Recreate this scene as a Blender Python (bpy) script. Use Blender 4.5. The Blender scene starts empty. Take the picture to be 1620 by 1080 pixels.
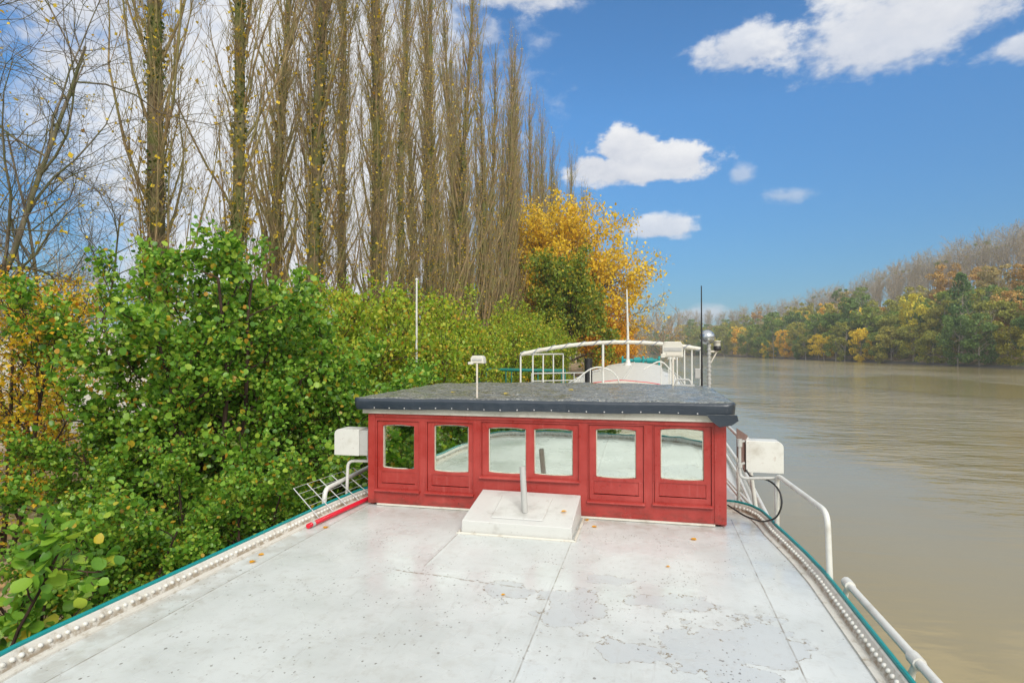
import bpy, math, random
import numpy as np
from math import radians as R, sin, cos, pi
from mathutils import Vector, Euler

sc = bpy.context.scene
COL = sc.collection
rng = np.random.default_rng(11)
random.seed(5)

# ------------------------------------------------------------------ camera
cam = bpy.data.cameras.new('camera')
cam.sensor_width = 36.0
cam.lens = 940 / 1620 * 36.0
cam.clip_start = 0.05
cam.clip_end = 6000
co = bpy.data.objects.new('camera', cam)
COL.objects.link(co)
co.location = (0, 0, 1.7)
co.rotation_euler = (R(90 + 0.73), 0, R(13.2))
sc.camera = co

# ------------------------------------------------------------------ node helper
class NT:
    def __init__(s, tree):
        s.t = tree
        s.n = tree.nodes
        s.l = tree.links
    def new(s, typ, **kw):
        n = s.n.new(typ)
        for k, v in kw.items():
            setattr(n, k, v)
        return n
    def put(s, inp, v):
        if isinstance(v, bpy.types.NodeSocket):
            s.l.new(v, inp)
        elif v is not None:
            if hasattr(inp, 'default_value'):
                if inp.type == 'RGBA' and len(v) == 3:
                    v = (*v, 1)
                inp.default_value = v
    def m(s, op, a, b=0.5, c=None, clamp=False):
        n = s.new('ShaderNodeMath', operation=op, use_clamp=clamp)
        s.put(n.inputs[0], a); s.put(n.inputs[1], b)
        if c is not None: s.put(n.inputs[2], c)
        return n.outputs[0]
    def sstep(s, v, a, b):
        n = s.new('ShaderNodeMapRange', interpolation_type='SMOOTHSTEP')
        s.put(n.inputs[0], v); s.put(n.inputs[1], a); s.put(n.inputs[2], b)
        n.inputs[3].default_value = 0; n.inputs[4].default_value = 1
        return n.outputs[0]
    def lin(s, v, a, b, c=0.0, d=1.0):
        n = s.new('ShaderNodeMapRange')
        for i, x in enumerate((v, a, b, c, d)): s.put(n.inputs[i], x)
        return n.outputs[0]
    def mix(s, f, a, b, mode='MIX'):
        n = s.new('ShaderNodeMix', data_type='RGBA', blend_type=mode)
        s.put(n.inputs[0], f); s.put(n.inputs[6], a); s.put(n.inputs[7], b)
        return n.outputs[2]
    def ramp(s, f, stops, mode='LINEAR'):
        n = s.new('ShaderNodeValToRGB')
        n.color_ramp.interpolation = mode
        e = n.color_ramp.elements
        while len(e) < len(stops): e.new(0.5)
        for i, (p, c) in enumerate(stops):
            e[i].position = p
            e[i].color = (*c, 1) if len(c) == 3 else c
        s.put(n.inputs[0], f)
        return n.outputs[0]
    def noise(s, vec, scale, detail=3.0, rough=0.55, dist=0.0):
        n = s.new('ShaderNodeTexNoise')
        s.put(n.inputs['Vector'], vec)
        n.inputs['Scale'].default_value = scale
        n.inputs['Detail'].default_value = detail
        n.inputs['Roughness'].default_value = rough
        n.inputs['Distortion'].default_value = dist
        return n.outputs[0]
    def voro(s, vec, scale, feature='F1'):
        n = s.new('ShaderNodeTexVoronoi', feature=feature)
        s.put(n.inputs['Vector'], vec)
        n.inputs['Scale'].default_value = scale
        return n.outputs['Distance']
    def map(s, vec, loc=(0, 0, 0), rot=(0, 0, 0), scale=(1, 1, 1)):
        n = s.new('ShaderNodeMapping')
        s.put(n.inputs[0], vec)
        n.inputs[1].default_value = loc; n.inputs[2].default_value = rot; n.inputs[3].default_value = scale
        return n.outputs[0]
    def pos(s): return s.new('ShaderNodeNewGeometry').outputs['Position']
    def island(s): return s.new('ShaderNodeNewGeometry').outputs['Random Per Island']
    def objcol(s): return s.new('ShaderNodeObjectInfo').outputs['Color']
    def xyz(s, v):
        n = s.new('ShaderNodeSeparateXYZ'); s.put(n.inputs[0], v)
        return n.outputs
    def dot(s, v, w):
        n = s.new('ShaderNodeVectorMath', operation='DOT_PRODUCT')
        s.put(n.inputs[0], v); n.inputs[1].default_value = w
        return n.outputs['Value']
    def bump(s, h, strength=0.3, dist=0.01, normal=None):
        n = s.new('ShaderNodeBump')
        n.inputs['Strength'].default_value = strength
        n.inputs['Distance'].default_value = dist
        s.put(n.inputs['Height'], h)
        if normal is not None: s.put(n.inputs['Normal'], normal)
        return n.outputs[0]

def mat(name):
    m = bpy.data.materials.new(name)
    m.use_nodes = True
    n = NT(m.node_tree)
    b = m.node_tree.nodes['Principled BSDF']
    return m, n, b

def setp(n, b, col=None, rough=None, metal=None, spec=None, normal=None, coat=None):
    if col is not None: n.put(b.inputs['Base Color'], col)
    if rough is not None: n.put(b.inputs['Roughness'], rough)
    if metal is not None: n.put(b.inputs['Metallic'], metal)
    if spec is not None: n.put(b.inputs['Specular IOR Level'], spec)
    if normal is not None: n.put(b.inputs['Normal'], normal)
    if coat is not None: n.put(b.inputs['Coat Weight'], coat)

# ------------------------------------------------------------------ sky and sun
SUN_EL, SUN_AZ = 38.0, 152.0          # azimuth clockwise from +Y (the bow)
w = bpy.data.worlds.new('World')
sc.world = w
w.use_nodes = True
n = NT(w.node_tree)
bg = w.node_tree.nodes['Background']
sky = n.new('ShaderNodeTexSky', sky_type='NISHITA')
sky.sun_disc = False
sky.sun_elevation = R(SUN_EL)
sky.sun_rotation = R(SUN_AZ)
sky.air_density = 1.0
sky.dust_density = 0.6
sky.ozone_density = 2.2
SKY_S = 0.10
dirv = n.new('ShaderNodeTexCoord').outputs['Generated']
def azel_axes(az, el):
    a, e = R(az), R(el)
    d = (sin(a) * cos(e), cos(a) * cos(e), sin(e))
    r = (cos(a), -sin(a), 0.0)
    u = (-sin(a) * sin(e), -cos(a) * sin(e), cos(e))
    return d, r, u
nz = n.noise(dirv, 9.0, 7.0, 0.58)
nz2 = n.noise(n.map(dirv, scale=(1, 1, 1.8)), 26.0, 5.0, 0.6)
nzc = n.m('ADD', n.m('MULTIPLY', n.m('SUBTRACT', nz, 0.5), 1.5), n.m('MULTIPLY', n.m('SUBTRACT', nz2, 0.5), 1.1))
# az, el, half width, half height (deg), noise, softness, flat base, peak opacity
CLOUDS = [
    (-1.5, 16.3, 9.0, 3.4, 0.8, 0.30, 2.0, 1.0),
    (-2.6, 18.1, 4.6, 3.3, 0.9, 0.28, 1.8, 1.0),
    (-5.2, 16.9, 3.6, 2.4, 0.9, 0.28, 1.8, 1.0),
    (1.9, 17.2, 3.6, 2.2, 0.9, 0.28, 1.8, 1.0),
    (0.6, 11.2, 4.0, 1.9, 0.8, 0.35, 1.4, 0.85),
    (4.6, 3.2, 3.8, 1.5, 0.8, 0.5, 1.0, 0.75),
    (8.0, 25.3, 6.6, 2.7, 1.1, 0.5, 1.0, 0.85),
    (18.6, 24.2, 10.6, 5.4, 0.9, 0.5, 1.3, 0.9),
    (24.5, 27.0, 13.0, 4.4, 0.9, 0.5, 1.0, 0.9),
    (28.5, 21.2, 4.4, 1.6, 1.0, 0.5, 1.0, 0.8),
    (7.9, 15.4, 1.7, 1.3, 0.9, 0.6, 1.0, 0.5),
    (11.4, 13.2, 3.2, 1.0, 1.1, 0.6, 1.0, 0.45),
    (-13.0, 31.2, 8.0, 2.2, 1.0, 0.5, 1.0, 0.9),
    (-15.3, 28.2, 2.0, 1.9, 0.9, 0.6, 1.0, 0.6),
    (-33.0, 17.0, 25.5, 26.0, 0.45, 0.45, 1.0, 0.97),
    (-48.0, 26.0, 13.0, 8.0, 1.0, 0.7, 1.0, 0.8),
    (-30.0, 5.0, 27.0, 9.0, 0.5, 0.7, 1.0, 0.8),
    (-75.0, 24.0, 14.0, 9.0, 1.2, 0.6, 1.0, 0.9),
    (58.0, 17.0, 26.0, 13.0, 1.2, 0.5, 1.0, 0.95),
]
skyc = n.mix(1.0, sky.outputs[0], (SKY_S * 0.36, SKY_S * 0.70, SKY_S * 0.92), 'MULTIPLY')
zz = n.xyz(dirv)[2]
low = n.lin(zz, 0.02, 0.36, 0.50, 1.0)
skyc = n.mix(1.0, skyc, low, 'MULTIPLY')
cur = skyc
CL = 0.54                             # cloud brightness in front of the camera
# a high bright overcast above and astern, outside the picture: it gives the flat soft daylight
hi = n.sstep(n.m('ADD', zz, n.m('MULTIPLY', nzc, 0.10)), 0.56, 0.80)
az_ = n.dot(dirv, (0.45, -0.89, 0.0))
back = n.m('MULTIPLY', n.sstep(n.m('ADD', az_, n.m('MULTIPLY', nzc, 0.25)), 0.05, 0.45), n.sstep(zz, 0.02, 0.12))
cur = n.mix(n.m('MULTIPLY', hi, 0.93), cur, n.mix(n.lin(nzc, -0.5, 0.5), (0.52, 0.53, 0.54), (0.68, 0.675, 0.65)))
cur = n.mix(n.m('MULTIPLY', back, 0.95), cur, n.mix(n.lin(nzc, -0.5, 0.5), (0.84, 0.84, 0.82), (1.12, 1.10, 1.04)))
for (az, el, hw, hh, na, soft, flat, op) in CLOUDS:
    d, r, u = azel_axes(az, el)
    uu = n.m('DIVIDE', n.dot(dirv, r), math.tan(R(hw)))
    vv = n.m('DIVIDE', n.dot(dirv, u), math.tan(R(hh)))
    if flat > 1.0:
        vneg = n.m('MULTIPLY', n.m('MINIMUM', vv, 0.0), flat)
        vv2 = n.m('ADD', n.m('MAXIMUM', vv, 0.0), vneg)
    else:
        vv2 = vv
    rr = n.m('SQRT', n.m('ADD', n.m('MULTIPLY', uu, uu), n.m('MULTIPLY', vv2, vv2)))
    dens = n.m('ADD', n.m('SUBTRACT', 1.0, rr), n.m('MULTIPLY', nzc, na))
    mask = n.m('MULTIPLY', n.sstep(dens, 0.18, 0.18 + soft), op)
    front = n.m('GREATER_THAN', n.dot(dirv, d), 0.0)
    mask = n.m('MULTIPLY', mask, front)
    # sunlit tops, greyer bases
    sh = n.m('ADD', n.m('MULTIPLY', vv, 0.55), n.m('MULTIPLY', nzc, 0.9))
    big = hw > 15
    ccol = n.ramp(n.lin(sh, -0.7, 0.45), [(p_, tuple(CL * c_ for c_ in col_)) for p_, col_ in ((0.0, (0.52, 0.58, 0.70) if not big else (0.86, 0.89, 0.94)), (0.5, (0.76, 0.79, 0.86) if not big else (0.92, 0.94, 0.97)), (1.0, (0.96, 0.97, 0.99)))])
    cur = n.mix(mask, cur, ccol)
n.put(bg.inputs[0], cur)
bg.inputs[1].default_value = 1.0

sun = bpy.data.lights.new('sun', 'SUN')
sun.energy = 1.5
sun.angle = R(26)
sun.color = (1.0, 0.95, 0.87)
so = bpy.data.objects.new('sun', sun)
COL.objects.link(so)
sd, _, _ = azel_axes(SUN_AZ, SUN_EL)
so.rotation_euler = Vector(sd).to_track_quat('Z', 'Y').to_euler()
so.location = (20, -40, 60)

sc.view_settings.view_transform = 'Standard'
sc.view_settings.look = 'None'
sc.view_settings.exposure = 0.8
sc.view_settings.gamma = 1.0

# ------------------------------------------------------------------ object helpers
def tag(o, label=None, cat=None, group=None, kind=None):
    if label: o['label'] = label
    if cat: o['category'] = cat
    if group: o['group'] = group
    if kind: o['kind'] = kind
    return o

def empty(name, loc, label=None, cat=None, group=None):
    o = bpy.data.objects.new(name, None)
    o.empty_display_size = 0.2
    o.location = loc
    COL.objects.link(o)
    return tag(o, label, cat, group)

def mesh_np(name, V, F, smooth=False):
    V = np.asarray(V, dtype=np.float32).reshape(-1, 3)
    me = bpy.data.meshes.new(name)
    me.vertices.add(len(V))
    me.vertices.foreach_set('co', V.ravel())
    F = [np.asarray(f, dtype=np.int32) for f in F if len(f)]
    idx = np.concatenate([f.ravel() for f in F])
    tot = np.concatenate([np.full(len(f), f.shape[1], dtype=np.int32) for f in F])
    start = np.concatenate([[0], np.cumsum(tot)[:-1]]).astype(np.int32)
    me.loops.add(len(idx))
    me.loops.foreach_set('vertex_index', idx)
    me.polygons.add(len(tot))
    me.polygons.foreach_set('loop_start', start)
    me.polygons.foreach_set('loop_total', tot)
    if smooth:
        me.polygons.foreach_set('use_smooth', np.ones(len(tot), dtype=bool))
    me.update(calc_edges=True)
    me.validate()
    return me

def link(name, me, material, parent=None, loc=(0, 0, 0)):
    o = bpy.data.objects.new(name, me)
    if material: me.materials.append(material)
    COL.objects.link(o)
    if parent is not None:
        o.parent = parent
    else:
        o.location = loc
    return o

def wloc(o):
    v = Vector((0, 0, 0))
    while o is not None:
        v = v + o.location
        o = o.parent
    return v

class MB:
    """collects shapes in world coordinates, builds one mesh object"""
    def __init__(s):
        s.v = []; s.f = []; s.smooth = []
    def add(s, V, F, smooth=False):
        o = len(s.v)
        s.v.extend([tuple(map(float, v)) for v in V])
        for f in F:
            s.f.append(tuple(i + o for i in f)); s.smooth.append(smooth)
    def box(s, lo, hi, rot=None, piv=None):
        x0, y0, z0 = lo; x1, y1, z1 = hi
        V = [(x0, y0, z0), (x1, y0, z0), (x1, y1, z0), (x0, y1, z0), (x0, y0, z1), (x1, y0, z1), (x1, y1, z1), (x0, y1, z1)]
        if rot:
            e = Euler(rot).to_matrix()
            c = Vector(piv) if piv else Vector(((x0 + x1) / 2, (y0 + y1) / 2, (z0 + z1) / 2))
            V = [c + e @ (Vector(v) - c) for v in V]
        s.add(V, [(0, 3, 2, 1), (4, 5, 6, 7), (0, 1, 5, 4), (1, 2, 6, 5), (2, 3, 7, 6), (3, 0, 4, 7)])
    def tube(s, pts, r, sides=10, cap=True, bend=0.0):
        pts = [Vector(p) for p in pts]
        if bend > 0 and len(pts) > 2:          # round the corners
            out = [pts[0]]
            for i in range(1, len(pts) - 1):
                a, b, c = pts[i - 1], pts[i], pts[i + 1]
                d1 = min(bend, (a - b).length * 0.45); d2 = min(bend, (c - b).length * 0.45)
                p0 = b + (a - b).normalized() * d1; p2 = b + (c - b).normalized() * d2
                for k in range(6):
                    t = k / 5
                    out.append(p0 * (1 - t) ** 2 + b * 2 * t * (1 - t) + p2 * t * t)
            out.append(pts[-1]); pts = out
        rs = r if hasattr(r, '__len__') else [r] * len(pts)
        V = []; F = []
        up = None
        for i, p in enumerate(pts):
            t = (pts[min(i + 1, len(pts) - 1)] - pts[max(i - 1, 0)]).normalized()
            if up is None:
                up = Vector((0, 0, 1)) if abs(t.z) < 0.9 else Vector((1, 0, 0))
            a = t.cross(up).normalized(); b = a.cross(t).normalized(); up = b
            for k in range(sides):
                an = 2 * pi * k / sides
                V.append(p + (a * cos(an) + b * sin(an)) * rs[i])
        for i in range(len(pts) - 1):
            for k in range(sides):
                k2 = (k + 1) % sides
                F.append((i * sides + k, i * sides + k2, (i + 1) * sides + k2, (i + 1) * sides + k))
        s.add(V, F, True)
        if cap:
            m_ = len(pts) - 1
            s.add([V[k] for k in range(sides)], [tuple(range(sides))][::-1])
            s.add([V[m_ * sides + k] for k in range(sides)], [tuple(range(sides))])
    def ball(s, c, r, seg=16, rings=10, sc_=(1, 1, 1), zmin=-1.0):
        V = []; F = []
        for i in range(rings + 1):
            ph = -pi / 2 + pi * i / rings
            z = max(sin(ph), zmin)
            for k in range(seg):
                a = 2 * pi * k / seg
                V.append((c[0] + r * sc_[0] * cos(ph) * cos(a), c[1] + r * sc_[1] * cos(ph) * sin(a), c[2] + r * sc_[2] * z))
        for i in range(rings):
            for k in range(seg):
                k2 = (k + 1) % seg
                F.append((i * seg + k, i * seg + k2, (i + 1) * seg + k2, (i + 1) * seg + k))
        s.add(V, F, True)
    def lathe(s, c, prof, seg=20):
        V = []; F = []
        for (r, z) in prof:
            for k in range(seg):
                a = 2 * pi * k / seg
                V.append((c[0] + r * cos(a), c[1] + r * sin(a), c[2] + z))
        for i in range(len(prof) - 1):
            for k in range(seg):
                k2 = (k + 1) % seg
                F.append((i * seg + k, i * seg + k2, (i + 1) * seg + k2, (i + 1) * seg + k))
        s.add(V, F, True)
    def prism(s, poly, vec):
        """poly: 3-D outline, extruded by vec"""
        m_ = len(poly)
        V = [Vector(p) for p in poly] + [Vector(p) + Vector(vec) for p in poly]
        F = [tuple(range(m_))[::-1], tuple(range(m_, 2 * m_))]
        for i in range(m_):
            j = (i + 1) % m_
            F.append((i, j, m_ + j, m_ + i))
        s.add(V, F)
    def build(s, name, material, parent=None, bevel=0.0, seg=2, label=None):
        off = wloc(parent) if parent is not None else Vector((0, 0, 0))
        me = bpy.data.meshes.new(name)
        me.from_pydata([tuple(Vector(v) - off) for v in s.v], [], s.f)
        me.polygons.foreach_set('use_smooth', s.smooth)
        me.update()
        o = link(name, me, material, parent)
        if bevel > 0:
            b = o.modifiers.new('bevel', 'BEVEL')
            b.width = bevel; b.segments = seg; b.limit_method = 'ANGLE'; b.angle_limit = R(40)
        if label: o['label'] = label
        return o

# ------------------------------------------------------------------ materials
def paint(name, col, rough=0.4, dirt=(0.25, 0.2, 0.15), amount=0.35, scale=6.0, spec=0.5, bump=0.15, rust=0.0):
    m, n, b = mat(name)
    p = n.pos()
    a = n.noise(p, scale, 6, 0.65)
    f = n.m('MULTIPLY', n.sstep(a, 0.5, 0.78), amount)
    c = n.mix(f, col, dirt)
    sp = n.noise(p, scale * 14, 3, 0.6)
    c = n.mix(n.m('MULTIPLY', n.sstep(sp, 0.66, 0.74), amount), c, dirt)
    if rust > 0:
        rn = n.noise(p, scale * 3.1, 5, 0.7)
        c = n.mix(n.m('MULTIPLY', n.sstep(rn, 0.62, 0.7), rust), c, (0.22, 0.07, 0.02))
    rg = n.lin(n.noise(p, scale * 2.3, 3), 0.3, 0.7, rough * 0.75, min(1.0, rough * 1.3))
    setp(n, b, c, rg, 0.0, spec, n.bump(n.noise(p, scale * 5, 4), bump, 0.004))
    return m

M = {}
M['white'] = paint('white_paint', (0.62, 0.62, 0.58), 0.4, (0.28, 0.24, 0.17), 0.5, 5.0, rust=0.35)
M['cream'] = paint('cream_paint', (0.60, 0.58, 0.51), 0.45, (0.25, 0.2, 0.13), 0.6, 7.0, rust=0.3)
M['gunwale'] = paint('gunwale_paint', (0.58, 0.56, 0.50), 0.45, (0.23, 0.17, 0.09), 0.9, 12.0, rust=0.45)
def channel_dirt(m):
    n = NT(m.node_tree); b = m.node_tree.nodes['Principled BSDF']
    old = b.inputs['Base Color'].links[0].from_socket
    p = n.pos(); z = n.xyz(p)[2]
    f = n.m('MULTIPLY', n.m('MULTIPLY', n.sstep(z, 0.062, 0.030), n.sstep(z, 0.0155, 0.019)), n.sstep(n.noise(p, 16, 5, 0.7), 0.36, 0.58))
    n.put(b.inputs['Base Color'], n.mix(n.m('MULTIPLY', f, 0.75), old, (0.20, 0.14, 0.07)))
channel_dirt(M['gunwale'])
M['teal'] = paint('teal_paint', (0.0, 0.24, 0.24), 0.35, (0.02, 0.07, 0.07), 0.35, 8.0)
M['grey'] = paint('grey_paint', (0.42, 0.42, 0.40), 0.45, (0.2, 0.17, 0.13), 0.45, 9.0)
M['brown'] = paint('brown_board', (0.17, 0.10, 0.085), 0.5, (0.3, 0.26, 0.22), 0.4, 9.0)
M['redtube'] = paint('red_plastic', (0.62, 0.008, 0.03), 0.35, (0.4, 0.02, 0.03), 0.3, 9.0)
M['dark'] = paint('dark_metal', (0.015, 0.015, 0.017), 0.4, (0.05, 0.045, 0.04), 0.4, 12.0)
M['cable'] = paint('black_cable', (0.012, 0.012, 0.012), 0.5)
M['hull'] = paint('hull_paint', (0.02, 0.025, 0.03), 0.4, (0.12, 0.07, 0.04), 0.5, 1.5)
M['rope'] = paint('blue_white_rope', (0.25, 0.28, 0.33), 0.7, (0.02, 0.03, 0.09), 0.9, 9.0)
M['putty'] = paint('old_putty', (0.52, 0.53, 0.44), 0.6, (0.2, 0.18, 0.12), 0.7, 25.0)
M['galv'] = paint('galvanised_wire', (0.5, 0.5, 0.5), 0.35, (0.2, 0.18, 0.16), 0.3, 20)
M['greenrail'] = paint('green_paint', (0.005, 0.16, 0.13), 0.4)

def wood_red():
    m, n, b = mat('red_painted_wood')
    p = n.pos()
    g = n.noise(n.map(p, scale=(3, 3, 14)), 5.0, 5, 0.6)
    g2 = n.noise(p, 3.0, 5, 0.6)
    c = n.mix(n.sstep(g2, 0.35, 0.7), (0.31, 0.028, 0.022), (0.39, 0.052, 0.043))
    c = n.mix(n.m('MULTIPLY', n.sstep(g, 0.54, 0.76), 0.45), c, (0.16, 0.016, 0.013))
    streak = n.noise(n.map(p, scale=(16, 16, 0.9)), 2.2, 4, 0.6)
    c = n.mix(n.m('MULTIPLY', n.sstep(streak, 0.55, 0.75), 0.40), c, (0.46, 0.105, 0.09))
    brush = n.noise(n.map(p, scale=(2, 2, 60)), 3.0, 3, 0.6)
    c = n.mix(n.m('MULTIPLY', n.sstep(brush, 0.56, 0.70), 0.22), c, (0.22, 0.02, 0.016))
    zz_ = n.xyz(p)[2]
    grime = n.m('MULTIPLY', n.sstep(zz_, 0.16, 0.03), n.sstep(n.noise(n.map(p, scale=(1, 1, 2)), 7.0, 5, 0.65), 0.40, 0.62))
    c = n.mix(n.m('MULTIPLY', grime, 0.6), c, (0.13, 0.035, 0.025))
    nick = n.voro(n.map(p, scale=(1, 1, 1)), 9.0)
    nk = n.m('MULTIPLY', n.m('LESS_THAN', nick, 0.055), n.sstep(n.noise(p, 2.0, 2), 0.42, 0.55))
    c = n.mix(nk, c, (0.05, 0.012, 0.01))
    setp(n, b, c, n.lin(g2, 0.3, 0.7, 0.22, 0.42), 0, 0.5, n.bump(n.m('ADD', g, n.noise(p, 60, 2)), 0.22, 0.003))
    return m
M['red'] = wood_red()

def deck_mat():
    m, n, b = mat('white_deck_paint')
    p = n.pos()
    x, y, z = n.xyz(p)
    ws = n.m('MULTIPLY', n.m('SUBTRACT', n.noise(p, 3.0, 3), 0.5), 0.03)
    base = n.mix(n.sstep(n.noise(p, 1.1, 5, 0.6), 0.35, 0.68), (0.59, 0.615, 0.60), (0.50, 0.525, 0.51))
    base = n.mix(n.m('MULTIPLY', n.sstep(n.noise(p, 5.0, 6, 0.7), 0.5, 0.72), 0.35), base, (0.42, 0.415, 0.375))
    base = n.mix(n.m('MULTIPLY', n.sstep(n.noise(n.map(p, scale=(7, 1.2, 1)), 2.4, 5, 0.65), 0.55, 0.75), 0.35), base, (0.655, 0.665, 0.65))
    # flaked patches: pale blue grey paint under the white
    def ell(cx, cy, rx, ry):
        a = n.m('DIVIDE', n.m('SUBTRACT', x, cx), rx); c_ = n.m('DIVIDE', n.m('SUBTRACT', y, cy), ry)
        return n.m('SUBTRACT', 1.0, n.m('SQRT', n.m('ADD', n.m('MULTIPLY', a, a), n.m('MULTIPLY', c_, c_))))
    E = None
    for e in [(-0.52, 3.93, .30, .42), (-1.0, 4.1, .22, .25), (-0.12, 3.45, .24, .22), (0.28, 3.55, .36, .40), (0.62, 3.7, .33, .45), (0.15, 4.15, .42, .18), (-0.3, 4.45, .22, .12), (0.45, 3.3, .30, .22)]:
        q = ell(*e)
        E = q if E is None else n.m('MAXIMUM', E, q)
    E = n.m('ADD', E, n.m('MULTIPLY', n.m('SUBTRACT', n.noise(p, 5.5, 5, 0.62), 0.5), 2.1))
    patch = n.sstep(E, 0.30, 0.315)
    rim = n.m('MULTIPLY', n.sstep(E, 0.25, 0.30), n.m('SUBTRACT', 1.0, n.sstep(E, 0.31, 0.34)))
    base = n.mix(n.m('MULTIPLY', patch, 0.75), base, (0.475, 0.50, 0.505))
    base = n.mix(n.m('MULTIPLY', rim, n.sstep(n.noise(p, 17, 3), 0.42, 0.56)), base, (0.23, 0.19, 0.13))
    # speckle of black grit, denser in drifts
    drift = n.sstep(n.noise(p, 1.7, 5, 0.65), 0.45, 0.66)
    for sc_, rad, keep0, keep1, colr in ((13.0, 0.12, 0.97, 0.45, (0.10, 0.085, 0.065)), (24.0, 0.19, 0.97, 0.25, (0.12, 0.105, 0.085)), (41.0, 0.28, 0.95, 0.20, (0.16, 0.145, 0.12))):
        v = n.new('ShaderNodeTexVoronoi'); n.put(v.inputs['Vector'], n.map(p, loc=(sc_, 0, 0), scale=(1.0, 0.75, 1))); v.inputs['Scale'].default_value = sc_
        hit = n.m('GREATER_THAN', n.xyz(v.outputs['Color'])[0], n.lin(drift, 0, 1, keep0, keep1))
        rr_ = n.m('MULTIPLY', n.lin(n.xyz(v.outputs['Color'])[1], 0, 1, 0.25, 1.0), rad)
        dsp = n.m('LESS_THAN', n.m('ADD', v.outputs['Distance'], n.m('MULTIPLY', n.m('SUBTRACT', n.noise(p, 90, 2), 0.5), 0.3)), rr_)
        base = n.mix(n.m('MULTIPLY', n.m('MULTIPLY', hit, dsp), 0.72), base, colr)
    smg = n.m('MULTIPLY', n.sstep(n.noise(p, 13.0, 6, 0.72), 0.50, 0.70), 0.40)
    base = n.mix(smg, base, (0.40, 0.39, 0.355))
    scr = n.noise(n.map(p, rot=(0, 0, 0.5), scale=(1.0, 0.12, 1)), 24.0, 4, 0.6)
    base = n.mix(n.m('MULTIPLY', n.sstep(scr, 0.60, 0.72), 0.30), base, (0.38, 0.375, 0.35))
    # dirty smudges (rust and mud) near the wheelhouse foot and the gunwales
    foot = n.m('MULTIPLY', n.sstep(y, 5.45, 5.98), n.sstep(n.noise(p, 4.5, 5, 0.65), 0.42, 0.65))
    base = n.mix(n.m('MULTIPLY', foot, 0.55), base, (0.30, 0.26, 0.21))
    lipL = n.m('MULTIPLY', n.sstep(x, -2.75, -3.3), n.sstep(n.noise(p, 6, 4), 0.4, 0.6))
    base = n.mix(n.m('MULTIPLY', lipL, 0.5), base, (0.32, 0.29, 0.24))
    # seams between the deck plates
    H = None; S = None
    for (x0, y0, y1) in [(-3.02, -3, 6.0), (-0.69, -3, 5.26), (0.77, -3, 6.3), (-1.74, 4.4, 5.26)]:
        dd = n.m('ABSOLUTE', n.m('SUBTRACT', n.m('ADD', x, n.m('MULTIPLY', ws, 0.5)), x0))
        on = n.m('MULTIPLY', n.m('GREATER_THAN', y, y0), n.m('LESS_THAN', y, y1))
        line = n.m('MULTIPLY', n.m('SUBTRACT', 1.0, n.sstep(dd, 0.002, 0.007)), on)
        bead = n.m('MULTIPLY', n.m('SUBTRACT', 1.0, n.sstep(dd, 0.006, 0.03)), on)
        S = line if S is None else n.m('MAXIMUM', S, line)
        H = bead if H is None else n.m('MAXIMUM', H, bead)
    xx = n.m('ABSOLUTE', n.m('SUBTRACT', n.m('ADD', y, n.m('ADD', n.m('MULTIPLY', ws, 1.5), n.m('MULTIPLY', x, 0.12))), 4.05))
    cr = n.m('MULTIPLY', n.m('SUBTRACT', 1.0, n.sstep(xx, 0.004, 0.016)), n.m('MULTIPLY', n.m('MULTIPLY', n.m('GREATER_THAN', x, -2.0), n.m('LESS_THAN', x, -0.9)), n.sstep(n.noise(p, 26, 3), 0.45, 0.55)))
    base = n.mix(n.m('MULTIPLY', S, n.lin(n.noise(p, 8, 3), 0.35, 0.65, 0.25, 0.85)), base, (0.20, 0.17, 0.13))
    base = n.mix(n.m('MULTIPLY', cr, 0.7), base, (0.2, 0.16, 0.11))
    wet = n.sstep(n.noise(p, 0.9, 4, 0.6), 0.42, 0.62)
    rough = n.lin(wet, 0, 1, 0.40, 0.15)
    rough = n.m('MAXIMUM', n.m('MULTIPLY', patch, 0.2), rough)
    hgt = n.m('ADD', n.m('MULTIPLY', n.noise(p, 30, 4), 0.25), n.m('MULTIPLY', H, 0.8))
    hgt = n.m('ADD', hgt, n.m('MULTIPLY', patch, -0.35))
    hgt = n.m('ADD', hgt, n.m('MULTIPLY', n.noise(p, 1.6, 3), 2.2))
    setp(n, b, base, rough, 0, 0.5, n.bump(hgt, 0.35, 0.006))
    return m
M['deck'] = deck_mat()

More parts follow.
